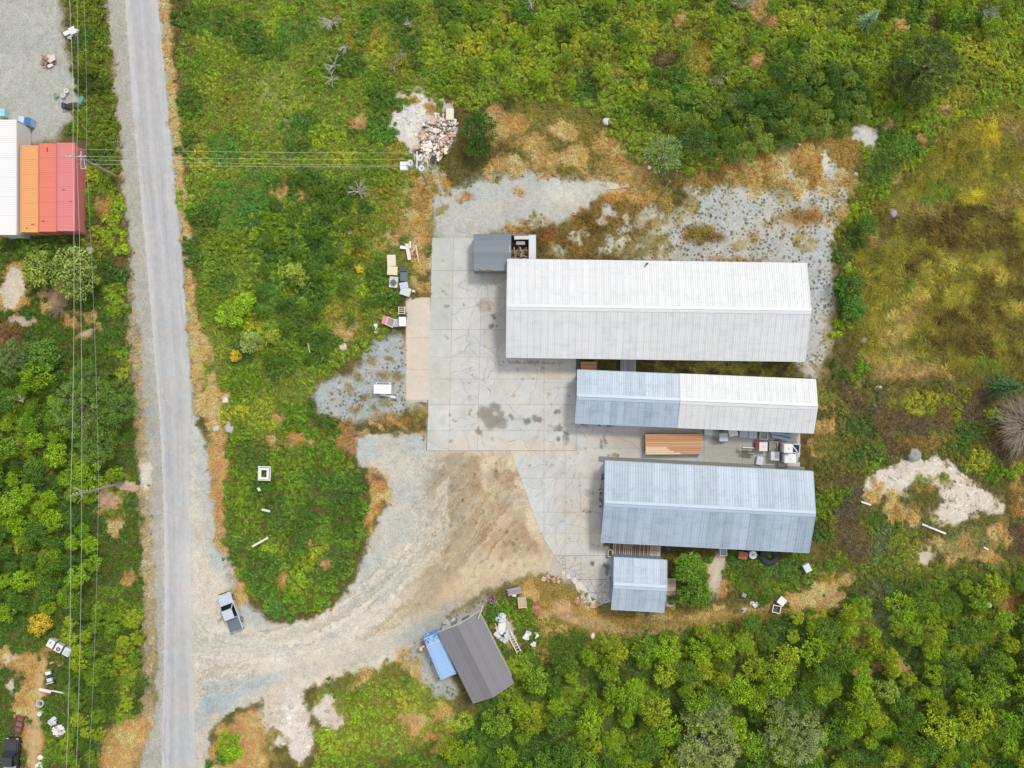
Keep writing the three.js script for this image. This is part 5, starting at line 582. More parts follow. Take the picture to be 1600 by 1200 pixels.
// ---------------------------------------------------------------- trees and bushes that can be told apart
const bark = mat('#6d6258', .9), greyBark = mat('#b3aaa0', .9);
function crownGeo(seed, kind) { // about 1 in radius, ground at y = 0
  const r = rng(seed), q = [];
  if (kind === 'leafy') for (let i = 0; i < 40; i++) { const a = i * 2.4 + r(), d = Math.sqrt((i + .3) / 40) * .86 * (.72 + .55 * noise(Math.cos(a) * 1.4 + seed, Math.sin(a) * 1.4)), y = .55 + .85 * Math.sqrt(Math.max(0, 1 - d * d)) * (.7 + r() * .4), c = V3(Math.cos(a) * d, y, Math.sin(a) * d), R = .15 + r() * .13, t = shadeOf(r, .6); for (let k = 0; k < 34; k++) { const u = unit(r); u.y = Math.abs(u.y) * 1.2 - .3; u.normalize(); const p = c.clone().addScaledVector(u, R * (.5 + r() * .65)), n = u.multiplyScalar(.8).add(V3(0, .5, 0)).add(unit(r).multiplyScalar(.6)).normalize(), s = .085 * (.7 + r() * .7); q.push([leafQuad(p, n, s, s * .75, r), shadeOf(r, .65).map((v, j) => v * t[j])]); } }
  if (kind === 'feathery') for (let i = 0; i < 90; i++) { const a = i * 2.4 + r() * .8, d = Math.sqrt((i + .5) / 90) * .86, y = .45 + .8 * Math.sqrt(Math.max(0, 1 - d * d)) * (.75 + r() * .35), o = V3(Math.cos(a) * d, y, Math.sin(a) * d), out = V3(Math.cos(a) * d, .7, Math.sin(a) * d).normalize(), t = shadeOf(r, .5), R = .09 + r() * .1; for (let k = 0; k < 20; k++) { const u = unit(r); u.y = Math.abs(u.y); const p = o.clone().addScaledVector(u, R * r()), g = out.clone().multiplyScalar(.5).add(u.multiplyScalar(.7)).add(unit(r).multiplyScalar(.4)).normalize(), s = V3().crossVectors(g, unit(r)).normalize().multiplyScalar(.01 + r() * .012), L = .07 + r() * .1, e = p.clone().addScaledVector(g, L).add(V3(0, -L * .25, 0)); q.push([[p.clone().add(s), e.clone().add(s.clone().multiplyScalar(.4)), e.clone().sub(s.clone().multiplyScalar(.4)), p.clone().sub(s)], shadeOf(r, .7).map((v, j) => v * t[j])]); } }
  if (kind === 'willow') for (let i = 0; i < 150; i++) { const a = i * 2.4 + r() * .8, d = Math.sqrt((i + .5) / 150) * .9 * (.8 + .42 * noise(Math.cos(a) * 1.6 + seed, Math.sin(a) * 1.6)), y = .4 + .95 * Math.sqrt(Math.max(0, 1 - d * d)) * (.6 + r() * .5), o = V3(Math.cos(a) * d, y, Math.sin(a) * d), out = V3(Math.cos(a) * d, .6, Math.sin(a) * d).normalize(), t = shadeOf(r, .45), R = .07 + r() * .1; for (let k = 0; k < 40; k++) { const u = unit(r); u.y = Math.abs(u.y); const p = o.clone().addScaledVector(u, R * r()), g = out.clone().multiplyScalar(.4).add(u.multiplyScalar(.7)).add(unit(r).multiplyScalar(.5)).normalize(), s = V3().crossVectors(g, unit(r)).normalize().multiplyScalar(.006 + r() * .007), L = .035 + r() * .05, e = p.clone().addScaledVector(g, L).add(V3(0, -L * .25, 0)); q.push([[p.clone().add(s), e.clone().add(s.clone().multiplyScalar(.5)), e.clone().sub(s.clone().multiplyScalar(.5)), p.clone().sub(s)], shadeOf(r, .6).map((v, j) => v * t[j])]); } }
  if (kind === 'spruce' || kind === 'pine') { const W = kind === 'spruce' ? 9 : 6; for (let w = 0; w < W; w++) { const f = (w + .4) / W, rad = 1 - f * .92, y = .15 + f * (kind === 'spruce' ? 2.0 : 1.1), nb = Math.round(6 + rad * 9); for (let b = 0; b < nb; b++) { const a = (b + r() * .6) / nb * 6.2832 + w, L = rad * (.75 + r() * .35), t = shadeOf(r, .35); for (let k = 0; k < 11; k++) { const g = (k + r()) / 11, c = V3(Math.cos(a) * L * g, y - g * L * .18 + (kind === 'pine' ? g * g * .2 : 0), Math.sin(a) * L * g), n = V3((r() - .5) * .9, 1, (r() - .5) * .9).normalize(), s = (kind === 'pine' ? .17 : .13) * (1.2 - g * .5) * (.7 + r() * .6); q.push([leafQuad(c, n, s, s * .5, r), shadeOf(r, .45).map((v, j) => v * t[j])]); } } } }
  return faces(q);
}
const crowns = {}; for (const k of ['leafy', 'feathery', 'willow', 'spruce', 'pine']) crowns[k] = [0, 1, 2, 3].map((i) => crownGeo(100 + i * 7 + k.length, k));
const trunkGeo = (() => { const g = [cyl(.09, .9, 0, .45, 0, 7, .05)]; for (let i = 0; i < 6; i++) { const a = i * 1.05, y = .3 + i * .09; g.push(bar(V3(0, y, 0), V3(Math.cos(a) * .5, y + .45, Math.sin(a) * .5), .035, 5, .012)); } return merge(g); })();
const leafMats = new Map(), leafColour = (hex) => { if (!leafMats.has(hex)) { const m = leafMat.clone(); m.color = seen(hex, 1.6); m.color.r *= 1.06; m.color.b *= .75; leafMats.set(hex, m); } return leafMats.get(hex); };
const rt = rng(808);
function tree(name, label, cat, kind, hex, px, py, rpx, high = 1, group, squash = 1) { // px,py: centre of the crown in the photograph
  const R = rpx * S * (CAM - 1.5) / CAM, p = at(px, py, R * high * .9); p.y = 0;
  const t = thing(name, label, cat, p, rt() * 6.28, group);
  const tr = mesh('trunk', trunkGeo, bark, t), cr = mesh('crown', crowns[kind][Math.floor(rt() * 4)], leafColour(hex), t);
  tr.scale.set(R, R * high * 1.1, R); cr.scale.set(R, R * high, R * squash); return t;
}
tree('bush', 'dense dark green bush right of the rubbish heap', 'bush', 'leafy', '#3f662c', 752, 200, 29, 1.2); tree('bush', 'lower dark bush touching the one right of the rubbish heap', 'bush', 'leafy', '#42672a', 746, 232, 21, .9);
tree('shrub', 'round blue-green feathery shrub above the gravel lot', 'shrub', 'feathery', '#7f9c72', 1036, 242, 33, 1); tree('shrub', 'darker grey-green shrub just right of the round blue-green one', 'shrub', 'feathery', '#5f7a50', 1086, 222, 26, 1);
tree('tree', 'large dark grey-green tree at the upper right', 'tree', 'willow', '#566b40', 1448, 106, 52, 1.2); tree('tree', 'dark tree joined to the large tree at upper right', 'tree', 'willow', '#4a6034', 1408, 122, 32, 1.1); tree('tree', 'small dark tree under the large tree at upper right', 'tree', 'leafy', '#55693a', 1430, 150, 26, 1);
tree('shrub', 'feathery dark green shrub beside the white rock at upper right', 'shrub', 'feathery', '#55753f', 1378, 258, 30, 1); tree('shrub', 'leafy green shrub above the feathery one beside white rock', 'shrub', 'leafy', '#56803a', 1408, 232, 24, .9);
tree('spruce_tree', 'small pale blue-green spruce at the top edge', 'spruce', 'spruce', '#86a898', 1359, 30, 21, 1); tree('spruce_tree', 'dark green spruce at the right edge above the dead tree', 'spruce', 'spruce', '#4a6e4e', 1572, 604, 30, .9);
tree('pine_tree', 'bushy pine below the containers, the right of three', 'pine', 'leafy', '#7b9150', 118, 420, 40, .9); tree('pine_tree', 'bushy pine below the containers, the left of three', 'pine', 'leafy', '#84994c', 62, 424, 30, .9); tree('pine_tree', 'bushy pine below the containers, the lowest of three', 'pine', 'leafy', '#74894a', 128, 445, 36, .8);
tree('tree', 'large grey-green tree with dead branches left of the road', 'tree', 'willow', '#6a8a48', 128, 640, 50, 1.1); tree('tree', 'grey-green tree close to the road beside dead branches', 'tree', 'willow', '#648a48', 178, 632, 36, 1); tree('tree', 'grey-green tree below the dead branches left of the road', 'tree', 'willow', '#6a8d46', 150, 695, 34, 1); tree('tree', 'grey-green tree above the dead branches left of the road', 'tree', 'willow', '#62844a', 135, 590, 30, 1); tree('tree', 'grey-green tree at the left edge under the brown bush', 'tree', 'willow', '#6b8556', 24, 560, 34, 1);
tree('tree', 'leafy tree right of the brown bush at the left edge', 'tree', 'leafy', '#587e38', 78, 555, 30, 1.1);
tree('bush', 'rust-brown withered bush at the left edge', 'bush', 'feathery', '#8a6450', 14, 526, 26, .8);
tree('bush', 'dense green bush right of the small blue-roofed shed', 'bush', 'leafy', '#557c30', 1074, 884, 30, .8); tree('bush', 'lower green bush right of the small blue-roofed shed', 'bush', 'leafy', '#54792e', 1088, 926, 29, .8);
tree('bush', 'dark round bush at the east edge of the gravel lot', 'bush', 'leafy', '#4e7434', 1328, 442, 24, .9); tree('bush', 'dark bush below the round one at the gravel lot edge', 'bush', 'leafy', '#4f7636', 1330, 480, 24, .9); tree('bush', 'tall dark bush above the marsh grass beside the gravel', 'bush', 'leafy', '#466c30', 1352, 352, 22, .9);
tree('willow_tree', 'large silvery willow in the thicket at bottom, left of two', 'willow', 'willow', '#8a9a6a', 1108, 1166, 54, .9); tree('willow_tree', 'small silvery willow above the larger left one', 'willow', 'willow', '#90a078', 1120, 1106, 26, 1); tree('willow_tree', 'large dark silvery willow at bottom, right of two', 'willow', 'willow', '#84966c', 1240, 1150, 50, 1); tree('willow_tree', 'silvery willow top above the right-hand large willow', 'willow', 'willow', '#889a70', 1222, 1104, 30, 1);
tree('tree', 'round olive-green tree in the thicket at lower right', 'tree', 'leafy', '#7d9440', 1387, 1078, 21, 1.1); tree('tree', 'big round yellow-green tree at lower right', 'tree', 'leafy', '#8a9c30', 1466, 1142, 31, 1.1);
tree('bush', 'yellow-leaved bush above the discarded washing machines', 'bush', 'leafy', '#b5a43c', 65, 974, 22, .8); tree('bush', 'small bright yellow flowering bush right of the road', 'bush', 'leafy', '#cdb23a', 368, 557, 10, .8); tree('bush', 'tiny yellow flowering bush left of the beige chests', 'bush', 'leafy', '#cdc23a', 561, 421, 7, .8);
tree('bush', 'bright green bush on the verge at the driveway mouth', 'bush', 'leafy', '#77a02c', 362, 1166, 24, .8); tree('bush', 'pale olive bush in the scrub left of the yard', 'bush', 'leafy', '#8ea24e', 464, 428, 20, .8); tree('bush', 'small pale olive bush below the pale olive bush', 'bush', 'leafy', '#96a84c', 427, 526, 13, .8); tree('bush', 'bright lime bush near the road verge', 'bush', 'leafy', '#86ad30', 385, 474, 20, .8); tree('bush', 'larger bright lime bush near the road verge', 'bush', 'leafy', '#80a832', 362, 492, 24, .7); tree('bush', 'grey-green bush beside the yellow flowering bush', 'bush', 'leafy', '#8a9f62', 392, 536, 20, .8);
// thickets: each kind shares a label with what it cannot be told from
const whereIn = (x, y) => x < 250 ? (y < 690 ? 'beside the large grey-green tree' : y < 810 ? 'near the leaning pole' : y < 960 ? 'above the yellow-leaved bush' : 'near the discarded appliances') : y > 850 ? (x < 930 ? 'below the dark-roofed house' : x < 1060 ? 'just left of the silvery willows' : x < 1300 ? 'around the silvery willows' : x < 1450 ? 'right of the silvery willows' : 'near the right edge') : x < 690 ? (y < 420 ? 'above the pale olive bush' : 'below the pale olive bush') : y < 110 ? (x < 1000 ? 'above the top gravel lot' : x < 1330 ? 'left of the small spruce' : 'right of the small spruce') : (x < 1160 ? 'near the round blue-green shrub' : 'near the large dark tree');
function thicket(poly, gapPx, r0, r1, kinds, most) {
  const p = pts(poly), xs = p.map((q) => q[0]), ys = p.map((q) => q[1]), got = [];
  for (let n = 0; n < 9000 && got.length < (most ?? 110); n++) { const x = Math.min(...xs) + rt() * (Math.max(...xs) - Math.min(...xs)), y = Math.min(...ys) + rt() * (Math.max(...ys) - Math.min(...ys)), rr = r0 + rt() * (r1 - r0); if (!inside(p, x, y) || got.some((g) => Math.hypot(g[0] - x, g[1] - y) < (g[2] + rr) * gapPx) || plantPx[look(plantPx, x, y) + 3] < 90) continue; got.push([x, y, rr]); const k = kinds[Math.floor(fbm(x * .03 + 3, y * .03) * 1.9 * kinds.length + rt() * .8) % kinds.length]; const w = whereIn(x, y); tree(k[0], k[1] + ' ' + w, k[2], k[3], k[4], x, y, rr, .85 + rt() * .7, k[5] + ' ' + w); }
}
thicket('-60,540 100,600 110,720 200,735 150,770 110,800 150,830 150,880 100,950 -60,960', .74, 13, 25, [['leafy_tree', 'bright green leafy tree in the left wood', 'tree', 'leafy', '#7aa028', 'bright green trees left of the road'], ['leafy_tree', 'mid-green leafy tree in the left wood', 'tree', 'leafy', '#638a2c', 'mid-green trees left of the road'], ['leafy_tree', 'dark green leafy tree in the left wood', 'tree', 'leafy', '#4c7030', 'dark green trees left of the road']]);
thicket('105,950 215,950 225,1090 160,1120 160,1190 130,1290 100,1290 105,1150', .78, 11, 19, [['bush', 'mid-green bush under the power lines', 'bush', 'leafy', '#6b8d30', 'bushes under the power lines at lower left'], ['bush', 'yellow-green bush under the power lines', 'bush', 'leafy', '#88a030', 'yellow-green bushes at lower left'], ['bush', 'dark bush under the power lines', 'bush', 'leafy', '#4d6a2c', 'dark bushes at lower left']]);
thicket('700,1230 700,1160 745,1120 800,1085 850,1040 900,1010 1000,1000 1200,965 1300,950 1420,920 1660,900 1660,1260', .6, 12, 27, [['thicket_tree', 'bright green tree in the bottom thicket', 'tree', 'leafy', '#789a28', 'bright green trees of the bottom thicket'], ['thicket_tree', 'yellowish green tree in the bottom thicket', 'tree', 'leafy', '#869a2c', 'yellowish trees of the bottom thicket'], ['thicket_tree', 'mid-green tree in the bottom thicket', 'tree', 'leafy', '#6f922e', 'mid-green trees of the bottom thicket'], ['thicket_tree', 'dark green tree in the bottom thicket', 'tree', 'leafy', '#54752e', 'dark green trees of the bottom thicket']], 210);
thicket('1000,150 1200,150 1220,90 1345,110 1345,190 1260,215 1130,255 1060,215', .74, 11, 20, [['bush', 'dark leafy bush behind the gravel lot', 'bush', 'leafy', '#50703a', 'dark bushes behind the gravel lot'], ['bush', 'olive leafy bush behind the gravel lot', 'bush', 'leafy', '#6d8540', 'olive bushes behind the gravel lot']]);
thicket('690,-60 1660,-60 1660,50 1500,70 1380,60 1230,100 1150,90 1000,110 820,150 720,100', 1.6, 10, 18, [['bush', 'lime-green bush along the top', 'bush', 'leafy', '#7f9e2c', 'lime-green bushes along the top'], ['bush', 'mid-green bush along the top', 'bush', 'leafy', '#6a8a34', 'mid-green bushes along the top']]);
thicket('440,270 520,280 560,330 560,420 590,480 500,560 420,560 400,420', 1.5, 9, 15, [['bush', 'dark rounded bush in scrub left of the yard', 'bush', 'leafy', '#52742e', 'dark bushes left of the yard']]);
// bare grey branches
function branches(seed, R, n, fan = 6.28) { const r = rng(seed), g = []; for (let i = 0; i < n; i++) { const a = (r() - .5) * fan, L = R * (.5 + r() * .6), o = V3((r() - .5) * R * .25, 0, (r() - .5) * R * .25), e = V3(o.x + Math.cos(a) * L, .25 * R + r() * R * .6, o.z + Math.sin(a) * L), m = o.clone().lerp(e, .55).add(V3(0, R * .18, 0)); g.push(bar(o, m, .045, 4, .03), bar(m, e, .03, 4, .012)); for (let k = 0; k < 3; k++) { const s = m.clone().lerp(e, r() * .7), b = a + (r() - .5) * 1.6; g.push(bar(s, s.clone().add(V3(Math.cos(b) * L * .4, .1 + r() * .2, Math.sin(b) * L * .4)), .016, 4, .006)); } } return merge(g); }
function deadShrub(label, px, py, rpx, n, turn = 0, fan = 6.28, m = greyBark, lift = .5) { const p = at(px, py, 1); p.y = 0; const t = thing('dead_shrub', label, 'dead shrub', p, turn); const b = mesh('branch', branches(px | 0, rpx * S, n, fan), m, t); b.position.y = lift; return t; }
const silver = mat('#d5d0c8', .9);
deadShrub('white leafless shrub near the top, biggest of the left column', 517, 32, 17, 34, -1.57, 3.6, silver); deadShrub('bare white shrub below the biggest white leafless one', 538, 70, 13, 16, -1, 3, silver); deadShrub('bare white twigs in the middle of the leafless column', 519, 100, 14, 16, 0, 6.28, silver); deadShrub('bare white twigs at the foot of the leafless column', 517, 122, 13, 14, 0, 6.28, silver); deadShrub('small curved white shrub right of the biggest leafless one', 638, 34, 8, 12, 0, 6.28, silver); deadShrub('sparse grey twigs above the rubbish heap', 622, 84, 13, 9, 1.2); deadShrub('sparse grey twigs nearest above the rubbish heap', 616, 104, 10, 9, 1);
deadShrub('bare white shrub at the top edge right of centre', 1160, 8, 18, 22, 1.5, 3.4, silver); deadShrub('bare white shrub at the top edge near centre', 830, 2, 12, 14, 0, 6.28, silver); deadShrub('grey twigs in green scrub above the round blue-green shrub', 1122, 126, 14, 12); deadShrub('fallen grey twigs left of the pole with transformers', 561, 299, 15, 20, 0, 6.28, silver, .7); deadShrub('white bare twigs at the left edge among trees', 46, 626, 10, 9, 0, 6.28, silver, 2.4); deadShrub('twisted dead branches inside the large tree by the road', 155, 662, 17, 14, .2, 6.28, greyBark, 3.4); deadShrub('brown pile of cut branches below the bushy pines', 92, 480, 20, 30, 0, 6.28, mat('#a8917c', .9), .2); deadShrub('pale dead branches at the top right corner', 1538, 18, 20, 26, -1.2, 2.6, mat('#a5aa98', .9), .9); deadShrub('small grey twigs beside the lower-right straw clearing', 1445, 992, 10, 6, 0, 6.28, greyBark, 1.2);
{ const t = thing('dead_tree', 'large pale grey dead tree at the right edge', 'dead tree', at(1598, 664, 1.5).setY(0), 3.1), m = mat('#b3a69a', .9); const b = mesh('branch', branches(4242, 66 * S * .8, 110, 3.6), m, t), b2 = mesh('branch', branches(4343, 46 * S, 120, 6.28), m, t); b.position.y = .6; b2.position.y = 1.1; mesh('trunk', cyl(.16, 2.2, 0, 1.1, 0, 8, .08), m, t); }
// ---------------------------------------------------------------- lumber, ramp, planks
const deg = Math.PI / 180;
{
  const a = at(1008, 678, 1.1), b = at(1098, 710, 1.1), L = b.x - a.x, W = b.z - a.z, t = thing('lumber_stack', 'stack of reddish brown boards between the middle and lower sheds', 'lumber stack', [(a.x + b.x) / 2, 0, (a.z + b.z) / 2], .008), r = rng(17), n = 11, c = ['#d3a07a', '#cb966e', '#d8a984', '#c58f68', '#cf9c74'].map((x) => mat(x, .85)), pale = mat('#eed3b0', .85);
  mesh('lower_boards', merge([0, 1, 2, 3].flatMap((k) => Array.from({ length: n }, (_, i) => box(L - .1 - r() * .3, .16, W / n - .03, (r() - .5) * .15, .2 + k * .19, -W / 2 + (i + .5) * W / n)))), mat('#b98a62', .9), t); mesh('bearer', merge([-1, 0, 1].map((k) => box(.12, .1, W, k * L * .38, .06, 0))), mat('#8e7862', .9), t);
  for (let i = 0; i < n; i++) { const l = L - r() * .2, z = -W / 2 + (i + .5) * W / n, y = 1.03 + r() * .02, cut = i > 6 ? [.38, .42, .5, .62][i - 7] : 0; const e = cut ? l * cut : 0; if (e) mesh('board', box(e - .01, .09, W / n - .03, -l / 2 + e / 2, y, z), pale, t); mesh('board', box(l - e - .01, .09, W / n - .03, e / 2, y, z), c[Math.floor(r() * 5)], t); }
}
{
  const a = at(957, 850, .5), b = at(1014, 868, .5), t = thing('slatted_ramp', 'wooden slatted ramp between the lower shed and smallest shed', 'ramp', [(a.x + b.x) / 2, 0, (a.z + b.z) / 2], -.06), L = b.x - a.x, r = rng(19), c = ['#c3ad98', '#b59c86', '#a08671', '#cbb9a6'].map((x) => mat(x, .9));
  for (let i = 0; i < 18; i++) mesh('board', box(L / 18 - .1, .05, 2 + r() * .1, -L / 2 + (i + .5) * L / 18, .5 + r() * .015, (r() - .5) * .06, (r() - .5) * .03), c[Math.floor(r() * 4)], t);
  mesh('joist', merge([-1, 1].map((s) => box(L, .4, .1, 0, .24, s * .8))), mat('#6d5644', .95), t); mesh('ground_board', box(L, .03, 1.9, 0, .05, 0), mat('#6b4c38', .95), t);
  const p = thing('wooden_platform', 'square weathered plywood platform at the end of the slatted ramp', 'platform', at(1023.5, 862, .6).setY(0), -.06); for (let i = 0; i < 3; i++) mesh('board', box(.5, .05, 1.7, (i - 1) * .52, .6, 0), mat(['#c2b3a5', '#baaa9b', '#c8baac'][i], .9), p); mesh('frame', merge([box(1.5, .5, .08, 0, .3, .8), box(1.5, .5, .08, 0, .3, -.8)]), mat('#7d6c5e', .9), p);
  const q = thing('wooden_deck', 'small brownish deck at the right end wall of the smallest shed', 'deck', at(1049, 917, .5).setY(0)); for (let i = 0; i < 4; i++) mesh('board', box(1.25, .05, .58, 0, .5 + i * .004, (i - 1.5) * .6), mat(['#b9a292', '#b29784', '#bca898', '#a88f7f'][i], .9), q); mesh('frame', box(1.1, .44, 2.2, 0, .24, 0), mat('#6d5a4c', .95), q); mesh('red_rail', box(1.3, .1, .12, 0, .57, 1.28), mat('#8f4f42', .8), q);
  const s = thing('pallet', 'weathered grey pallet below the small brownish deck', 'pallet', at(1048, 940, .2).setY(0), .05); for (let i = 0; i < 6; i++) mesh('board', box(.17, .03, 1.4, (i - 2.5) * .21, .2, 0, (r() - .5) * .05), mat(['#c8c6ca', '#bbb8ba'][i % 2], .9), s); mesh('bearer', merge([-1, 0, 1].map((k) => box(1.2, .14, .1, 0, .1, k * .55))), mat('#9d9a98', .9), s);
}
function plank(label, a, b, w, hex, h = .25, cat = 'plank', hb = h) { const A = at(a[0], a[1], h), B = at(b[0], b[1], hb), d = B.clone().sub(A), g = box(d.length(), .06, w).rotateZ(Math.asin((B.y - A.y) / d.length())); const o = mesh(cat.replace(' ', '_'), g, mat(hex, .8)); o.position.copy(A).add(B).multiplyScalar(.5); o.rotation.y = Math.atan2(-d.z, d.x); return tag(o, label, cat); }
plank('white board lying in the green island of scrub', [394, 854], [419, 840], .28, '#e6e6dc', 1.2); plank('short white stick in scrub below the white square frame', [409, 796], [422, 799], .3, '#e0e0d4', 1.1); plank('pale stone-like scrap just below the white square frame', [403, 762], [406, 767], .35, '#dfe0d8', 1.1, 'scrap');
plank('white board beside the white chest freezer', [594, 616], [618, 621], .3, '#f0efec', .12); plank('long white plank at the edge of the rock outcrop', [1441, 819], [1478, 834], .24, '#f2f0ee', .3); plank('short white plank at the left tip of the rock outcrop', [1346, 784], [1361, 789], .22, '#f4f0ea', .3); plank('small white plank in grass below the rock outcrop', [1537, 855], [1544, 859], .2, '#f2efe6', .3);
plank('white and red board sticking out over the sandy track', [61, 1077], [80, 1081], .42, '#e9e2e0', .5); plank('slim pale pole beyond the white and red board', [80, 1079], [101, 1083], .2, '#dfe3de', .6, 'pole'); plank('thin reddish board under the white and red board', [63, 1081], [79, 1083], .2, '#c28a7c', .35);
plank('short pale stake standing in the scrub left of the yard', [481, 536], [484, 551], .16, '#c9c1b4', .3, 'stake', 1.6); plank('orange plank stub beside the dark-roofed house', [773, 974], [779, 983], .12, '#e0c89a', .5);
plank('white pipe lying on the slab beside the red tub', [1160, 699], [1182, 700], .14, '#eeeae2', .3, 'pipe'); for (const [i, y] of [704.5, 709, 713].entries()) plank(['dark pipe directly under the white pipe', 'dark pipe, middle of those under the white pipe', 'dark pipe, lowest of those under the white pipe'][i], [1160, y], [1180 - i * 3, y + 1], .14, '#6d6a60', .25, 'pipe');
plank('white board standing in the scrap beside the beige chests', [635.5, 381], [640, 406], .5, '#f1e4e2', .5); plank('white block at the head of the beige chests', [625, 386], [634, 387], .42, '#f6f6f8', .5, 'block'); plank('slanting pale plank in the scrap near the beige chests', [643, 395], [650, 385], .18, '#ecd0ae', .55); plank('upright pale plank right of the scrap near beige chests', [650, 383], [654, 409], .15, '#ead6b4', .6); plank('thin pinkish plank in the scrap near the beige chests', [650, 384], [651, 398], .2, '#e2c0b4', .5); plank('small pale plank above the scrap near beige chests', [641, 377], [641, 388], .24, '#f0ece0', .6);
// ---------------------------------------------------------------- tubs, chests and machines
function tub(label, px, py, w, d, h, turn, hex, o = {}) { // px,py: middle of its top in the photograph; w,d in photo pixels
  const base = o.base ?? 0, y1 = base + h, p = at(px, py, y1); p.y = base; const k = S * (CAM - y1) / CAM; w *= k; d *= k;
  const t = thing(o.name ?? 'tub', label, o.cat ?? 'tub', p, turn * deg), m = mat(hex, .55), dm = mat(o.side ?? hex, .6), th = .06, ih = h - .1;
  mesh('body', merge([box(w - .1, .06, d - .1, 0, .13, 0), box(w - .06, ih, th, 0, .1 + ih / 2, d / 2 - .06), box(w - .06, ih, th, 0, .1 + ih / 2, -d / 2 + .06), box(th, ih, d - .18, w / 2 - .06, .1 + ih / 2, 0), box(th, ih, d - .18, -w / 2 + .06, .1 + ih / 2, 0)]), dm, t);
  mesh('foot', merge([-1, 1].map((s) => box(w * .22, .1, d - .1, s * w * .34, .05, 0))), dm, t);
  if (o.open) { mesh('rim', merge([box(w, .07, .09, 0, h, d / 2 - .045), box(w, .07, .09, 0, h, -d / 2 + .045), box(.09, .07, d - .18, w / 2 - .045, h, 0), box(.09, .07, d - .18, -w / 2 + .045, h, 0)]), mat(o.rim ?? hex, .5), t); mesh('lining', box(w - .2, .04, d - .2, 0, h * (o.fill ?? .35), 0), mat(o.open, .8), t); }
  else { const lid = mesh('lid', rbox(w, .1, d, 0, h + .03, 0, .04), m, t); mesh('lid_pad', merge([-1, 1].flatMap((s) => [-1, 1].map((e) => rbox(w * .36, .03, d * .36, s * w * .22, h + .085, e * d * .22, .012)))), m, lid); if (o.knob) mesh('cap', cyl(.06, .05, .05, h + .11, 0, 10), mat('#6f757c', .5), lid); }
  return t;
}
const G1 = '#c3c8d0', G2 = '#dfe1e4';
tub('pale grey tub nearest the lumber, half under the eave', 1107, 674, 13, 12, .8, 0, '#cdcfd2'); tub('dark grey tub under the eave behind the notched grey lid', 1128, 671, 13, 9, .7, 0, '#a7a9ac', { open: '#5c5e60' }); tub('grey tub with notched lid in front of the middle shed', 1130.5, 683, 13.5, 13, .75, 2, G1); tub('white tilted tub between the grey ones under the eave', 1145.5, 676, 14, 11, .8, 10, '#efeae6');
tub('blue-grey tub under the eave, left of a matching pair', 1162, 677.5, 13, 12, .8, 0, '#b9c2cf'); tub('blue-grey tub under the eave, right of a matching pair', 1176, 679, 13.5, 12, .8, 0, '#bdc5d0'); tub('open grey tub with white rim at the end of the eave row', 1193.5, 680, 13, 13, .75, -2, '#b5b8b4', { open: '#a9aca4', rim: '#e4e8ea', fill: .7 });
tub('red tub half hidden under a white-lidded tub', 1184, 695, 8, 13, .6, 0, '#9c2f36'); tub('white-lidded tub beside the red tub', 1192.5, 698, 13, 14, .9, -1, '#ece7e6', { knob: 1 }); tub('open greenish grey tub right of the white-lidded tub', 1209, 697, 13, 14, .8, -1, '#a9ac9c', { open: '#8b9484', rim: '#b9bcb0', fill: .75 }); tub('dark red tub behind the tall white-lidded stack', 1217, 691, 7, 8, .6, 0, '#8f353a');
tub('lowest tub of the tall stack beside the black open crate', 1225.3, 698.8, 13, 14, .8, 0, '#a5a7ab'); tub('middle tub of the tall stack beside the black open crate', 1228.5, 699.8, 13, 14, .8, 0, '#b5b7bb', { base: .92 }); tub('white-lidded top tub of the stack beside the black crate', 1231.5, 700.8, 13.5, 14, .8, 0, '#eaeaec', { base: 1.84, knob: 1 });
tub('grey-lidded tub left of the wide white-lidded stack', 1211, 712.5, 13.5, 14, 1, -2, G2, { knob: 1 }); tub('lower tub of the wide white-lidded stack', 1229.5, 715, 17, 14, .85, 0, '#a9abaf'); tub('white-lidded top tub of the wide stack', 1234.5, 716.5, 18, 14.5, .85, -1, '#f0f0f2', { base: .98, knob: 1 });
tub('black open crate with white rim at the end of the tubs', 1244, 701, 12, 14, .8, -6, '#dfe3e6', { open: '#39455a', rim: '#e6eaec', fill: .5, name: 'crate', cat: 'crate' }); plank('white bar lying across the black open crate', [1238, 696], [1246, 706], .14, '#e8eaec', 1, 'bar');
tub('tilted white-lilac box near the lower shed foundation', 1187, 720, 10, 13, .5, -9, '#dedee8', { name: 'box', cat: 'box' }); tub('flat beige tray below the grey-lidded tubs', 1221, 726.5, 11, 6, .25, -4, '#c3bdae', { name: 'tray', cat: 'tray' });
{ const t = thing('sheet_bundle', 'long blue metal strips under the white roof eave', 'metal sheets', at(1220, 679, .4).setY(0), -.1); [['#8aa6c4', -.38, .08], ['#a5bdd6', -.05, 0], ['#6f8fb0', .28, -.06], ['#b5c8da', .52, -.12]].forEach(([c, z, a], i) => mesh('strip', box(3.3 - i * .2, .05, .3, (i % 2) * .1, .35 + i * .05, z, a), mat(c, .5), t)); mesh('bearer', merge([box(.1, .3, 1.2, -1.2, .15, 0), box(.1, .3, 1.2, 1.2, .15, 0)]), mat('#8b8378', .9), t); }
